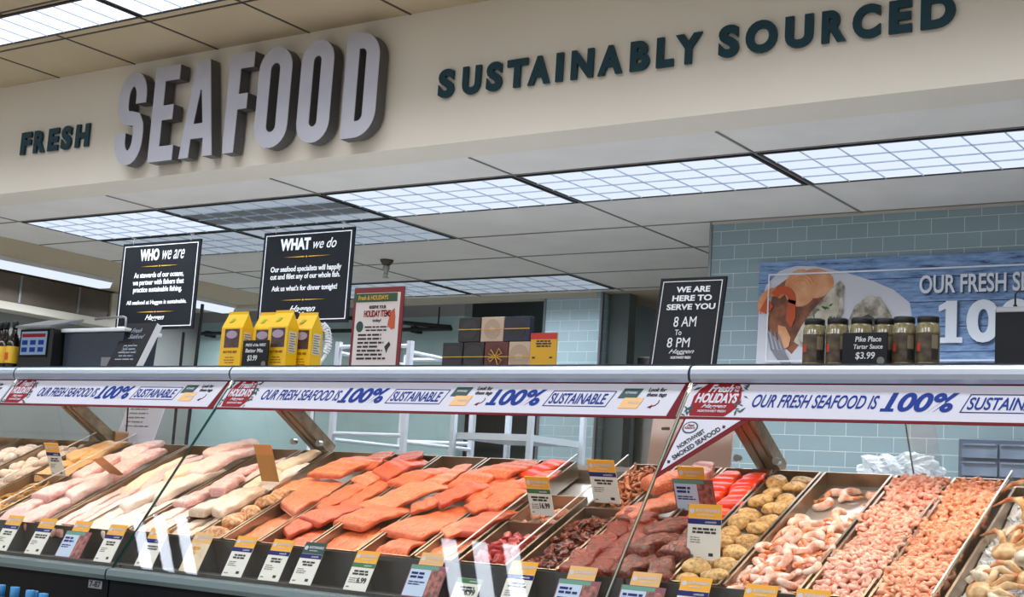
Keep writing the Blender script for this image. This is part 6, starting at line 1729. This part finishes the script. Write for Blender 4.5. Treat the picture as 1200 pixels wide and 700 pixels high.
def rack():
    t = thing('wire_rack', 'white metal rack cart standing behind the salmon case', 'rack', (-4.4, 5.7, 0))
    m = pm('white_enamel', (200, 206, 214), 0.4)
    xa, xb, ya, yb = -4.81, -4.35, 5.40, 5.95
    for x in (xa, xb):
        for yy in (ya, yb):
            MB().box((x - 0.013, yy - 0.013, 0.0), (x + 0.013, yy + 0.013, 1.665)).build('post', m, t)
    for z in (0.4, 0.8, 1.205, 1.640):
        for yy in (ya, yb): MB().tube([(xa + 0.013, yy, z), (xb - 0.013, yy, z)], 0.010, 8).build('rail', m, t)
        for x in (xa, xb): MB().tube([(x, ya + 0.013, z - 0.03), (x, yb - 0.013, z - 0.03)], 0.010, 8).build('rail', m, t)
rack()
def rack2():
    t = thing('shelf_cart', 'low white cart behind the salmon case, right of the rack', 'cart', (-4.05, 5.7, 0))
    m = pm('white_enamel_cart', (196, 204, 212), 0.4)
    for x in (-4.055, -3.62):
        for yy in (5.40, 5.85): MB().box((x - 0.012, yy - 0.012, 0.0), (x + 0.012, yy + 0.012, 1.345)).build('post', m, t)
    for z in (0.5, 1.20): MB().box((-4.043, 5.41, z), (-3.632, 5.84, z + 0.03)).build('shelf', m, t)
rack2()
t = thing('paper_sheet', 'white paper sheet leaning behind the pink fillets case', 'paper', (-5.48, 4.72, 1.072))
MB().slab((-5.62, 4.72, 1.0705), UX * 0.27, Vector((0.02, 0.05, 0.215)), UY * 0.004).build('sheet', MT['paper'], t)
m = MB(); dashes(m, (-5.57, 4.762, 1.255), UX, Vector((0.08, 0.22, 0.97)).normalized(), Vector((0, -0.97, 0.22)), 0.18, 5, 0.022, 0.25, 4); m.build('print', MT['grey_ink'], t)
t = thing('small_box', 'brown cardboard box beside the leaning paper sheet', 'box', (-5.56, 4.62, 1.0705))
MB().box((-5.66, 4.60, 1.0705), (-5.47, 4.68, 1.130)).build('box_body', pm('cardboard', (176, 128, 84), 0.8), t, bevel=0.002)
MB().box((-5.66, 4.599, 1.130), (-5.47, 4.681, 1.1365)).build('box_lid', pm('light_cardboard', (196, 160, 120), 0.8), t)
o = MB().tube([(-5.48, 4.66, 1.345), (-5.46, 4.65, 1.25), (-5.455, 4.65, 1.18), (-5.46, 4.655, 1.14)], 0.004, 8).build('power_cable', MT['black'], smooth=True, loc=(-5.46, 4.655, 1.14)); tag(o, 'black cable hanging in front of the leaning paper sheet', 'cable')
t = thing('cutting_board', 'pale pink white board leaning behind the smoked fish', 'board', (-2.4, 4.6, 1.0705))
MB().slab((-2.56, 4.585, 1.0705), UX * 0.33, Vector((-0.01, 0.05, 0.185)), Vector((0, 0.014, -0.003))).build('board', pm('pinkish_poly_board', (222, 204, 198), 0.5), t, bevel=0.003)
MB().tube([(-2.50, 4.582, 1.215), (-2.47, 4.579, 1.215)], 0.006, 8).build('hand_slot', MT['grey_ink'], t)
t = thing('clear_panel', 'narrow clear upright panel behind the small shrimp tray', 'panel', (-1.57, 4.6, 1.0705))
MB().slab((-1.575, 4.60, 1.0705), Vector((0.095, 0, 0)), Vector((-0.02, -0.10, 0.275)), Vector((0, 0.006, 0.002))).build('panel_sheet', MT['acrylic'], t)
MB().slab((-1.577, 4.60, 1.0705), Vector((0.003, 0, 0)), Vector((-0.02, -0.10, 0.275)), Vector((0, 0.006, 0.002))).build('panel_edge', MT['grey_ink'], t)
MB().box((-1.58, 4.606, 1.0705), (-1.47, 4.63, 1.085)).build('panel_foot', MT['trim_metal'], t)

# far back: black wall rails, poles, steel shelf in the passage
t = thing('wall_rail', 'black metal rail bracket along the teal back wall', 'rail', (-8, 8.72, 2.2))
MB().tube([(-9.4, 8.70, 2.226), (-6.62, 8.70, 2.222)], 0.016, 8).build('lower_bar', MT['black'], t)
MB().tube([(-7.75, 8.70, 2.335), (-6.63, 8.70, 2.236)], 0.016, 8).build('upper_bar', MT['black'], t)
for x in (-7.45, -6.75): MB().tube([(x, 8.70, 2.226), (x, 8.70, 2.232 + (-6.63 - x) * 0.088)], 0.012, 8).build('spacer', MT['black'], t)
for x in (-9.3, -7.0): MB().box((x - 0.02, 8.70, 2.20), (x + 0.02, 8.80, 2.25)).build('wall_bracket', MT['black'], t)
MB().tube([(-6.75, 8.70, 2.25), (-6.75, 8.70, 2.395)], 0.006, 6).build('hanger_rod', MT['black'], t)
t = thing('pole_stand', 'two thin black poles standing under the WHO we are sign', 'pole', (-6.9, 6.1, 0))
MB().tube([(-6.72, 6.10, 0.02), (-6.72, 6.10, 1.84)], 0.009, 8).build('pole', MT['black'], t)
MB().tube([(-6.68, 6.14, 0.02), (-6.62, 6.14, 2.02)], 0.011, 8).build('pole', MT['black'], t)
MB().lathe((-6.70, 6.12, 0), [(0.16, 0), (0.16, 0.012), (0.03, 0.022)], 20).build('base', MT['black'], t)
t = thing('passage_counter', 'small stainless counter in the dark passage right of the pillar', 'counter', (-4.9, 8.95, 0))
MB().box((-5.0, 8.75, 0.0), (-4.2, 9.4, 2.0)).build('counter_body', MT['steel'], t, bevel=0.01)

# blue capped bottles in front of the cases
t = thing('low_rack', 'low black rack in front of the left case, under the bottles', 'rack', (-4.35, 3.3, 0))
MB().box((-4.70, 3.18, 0.235), (-3.98, 3.42, 0.255)).build('rack_shelf', MT['black'], t)
for x in (-4.68, -4.02):
    for yy in (3.20, 3.38): MB().box((x - 0.01, yy, 0.0), (x + 0.01, yy + 0.02, 0.235)).build('leg', MT['black'], t)
BC = pm('sky_blue_cap', (66, 140, 196), 0.4); BB = pm('clear_blue_bottle', (120, 160, 190), 0.2)
for i, (x, yy, h) in enumerate([(-4.462, 3.28, 0.248), (-4.425, 3.34, 0.232), (-4.372, 3.30, 0.250), (-4.345, 3.36, 0.238), (-4.285, 3.30, 0.246), (-4.225, 3.31, 0.240), (-4.52, 3.35, 0.245)]):
    b = thing('water_bottle', 'blue capped bottle %s from the left corner, in front of the black kick panel' % ORD[i], 'bottle', (x, yy, 0.2555), 'blue capped bottles at the bottom left')
    MB().lathe((x, yy, 0.2555), [(0.022, 0), (0.024, 0.004), (0.024, h - 0.07), (0.014, h - 0.04)], 16).build('bottle_body', BB, b, True)
    MB().lathe((x, yy, 0.2555), [(0.0165, h - 0.0395), (0.0165, h - 0.002), (0.0155, h)], 16).build('cap', BC, b, True)
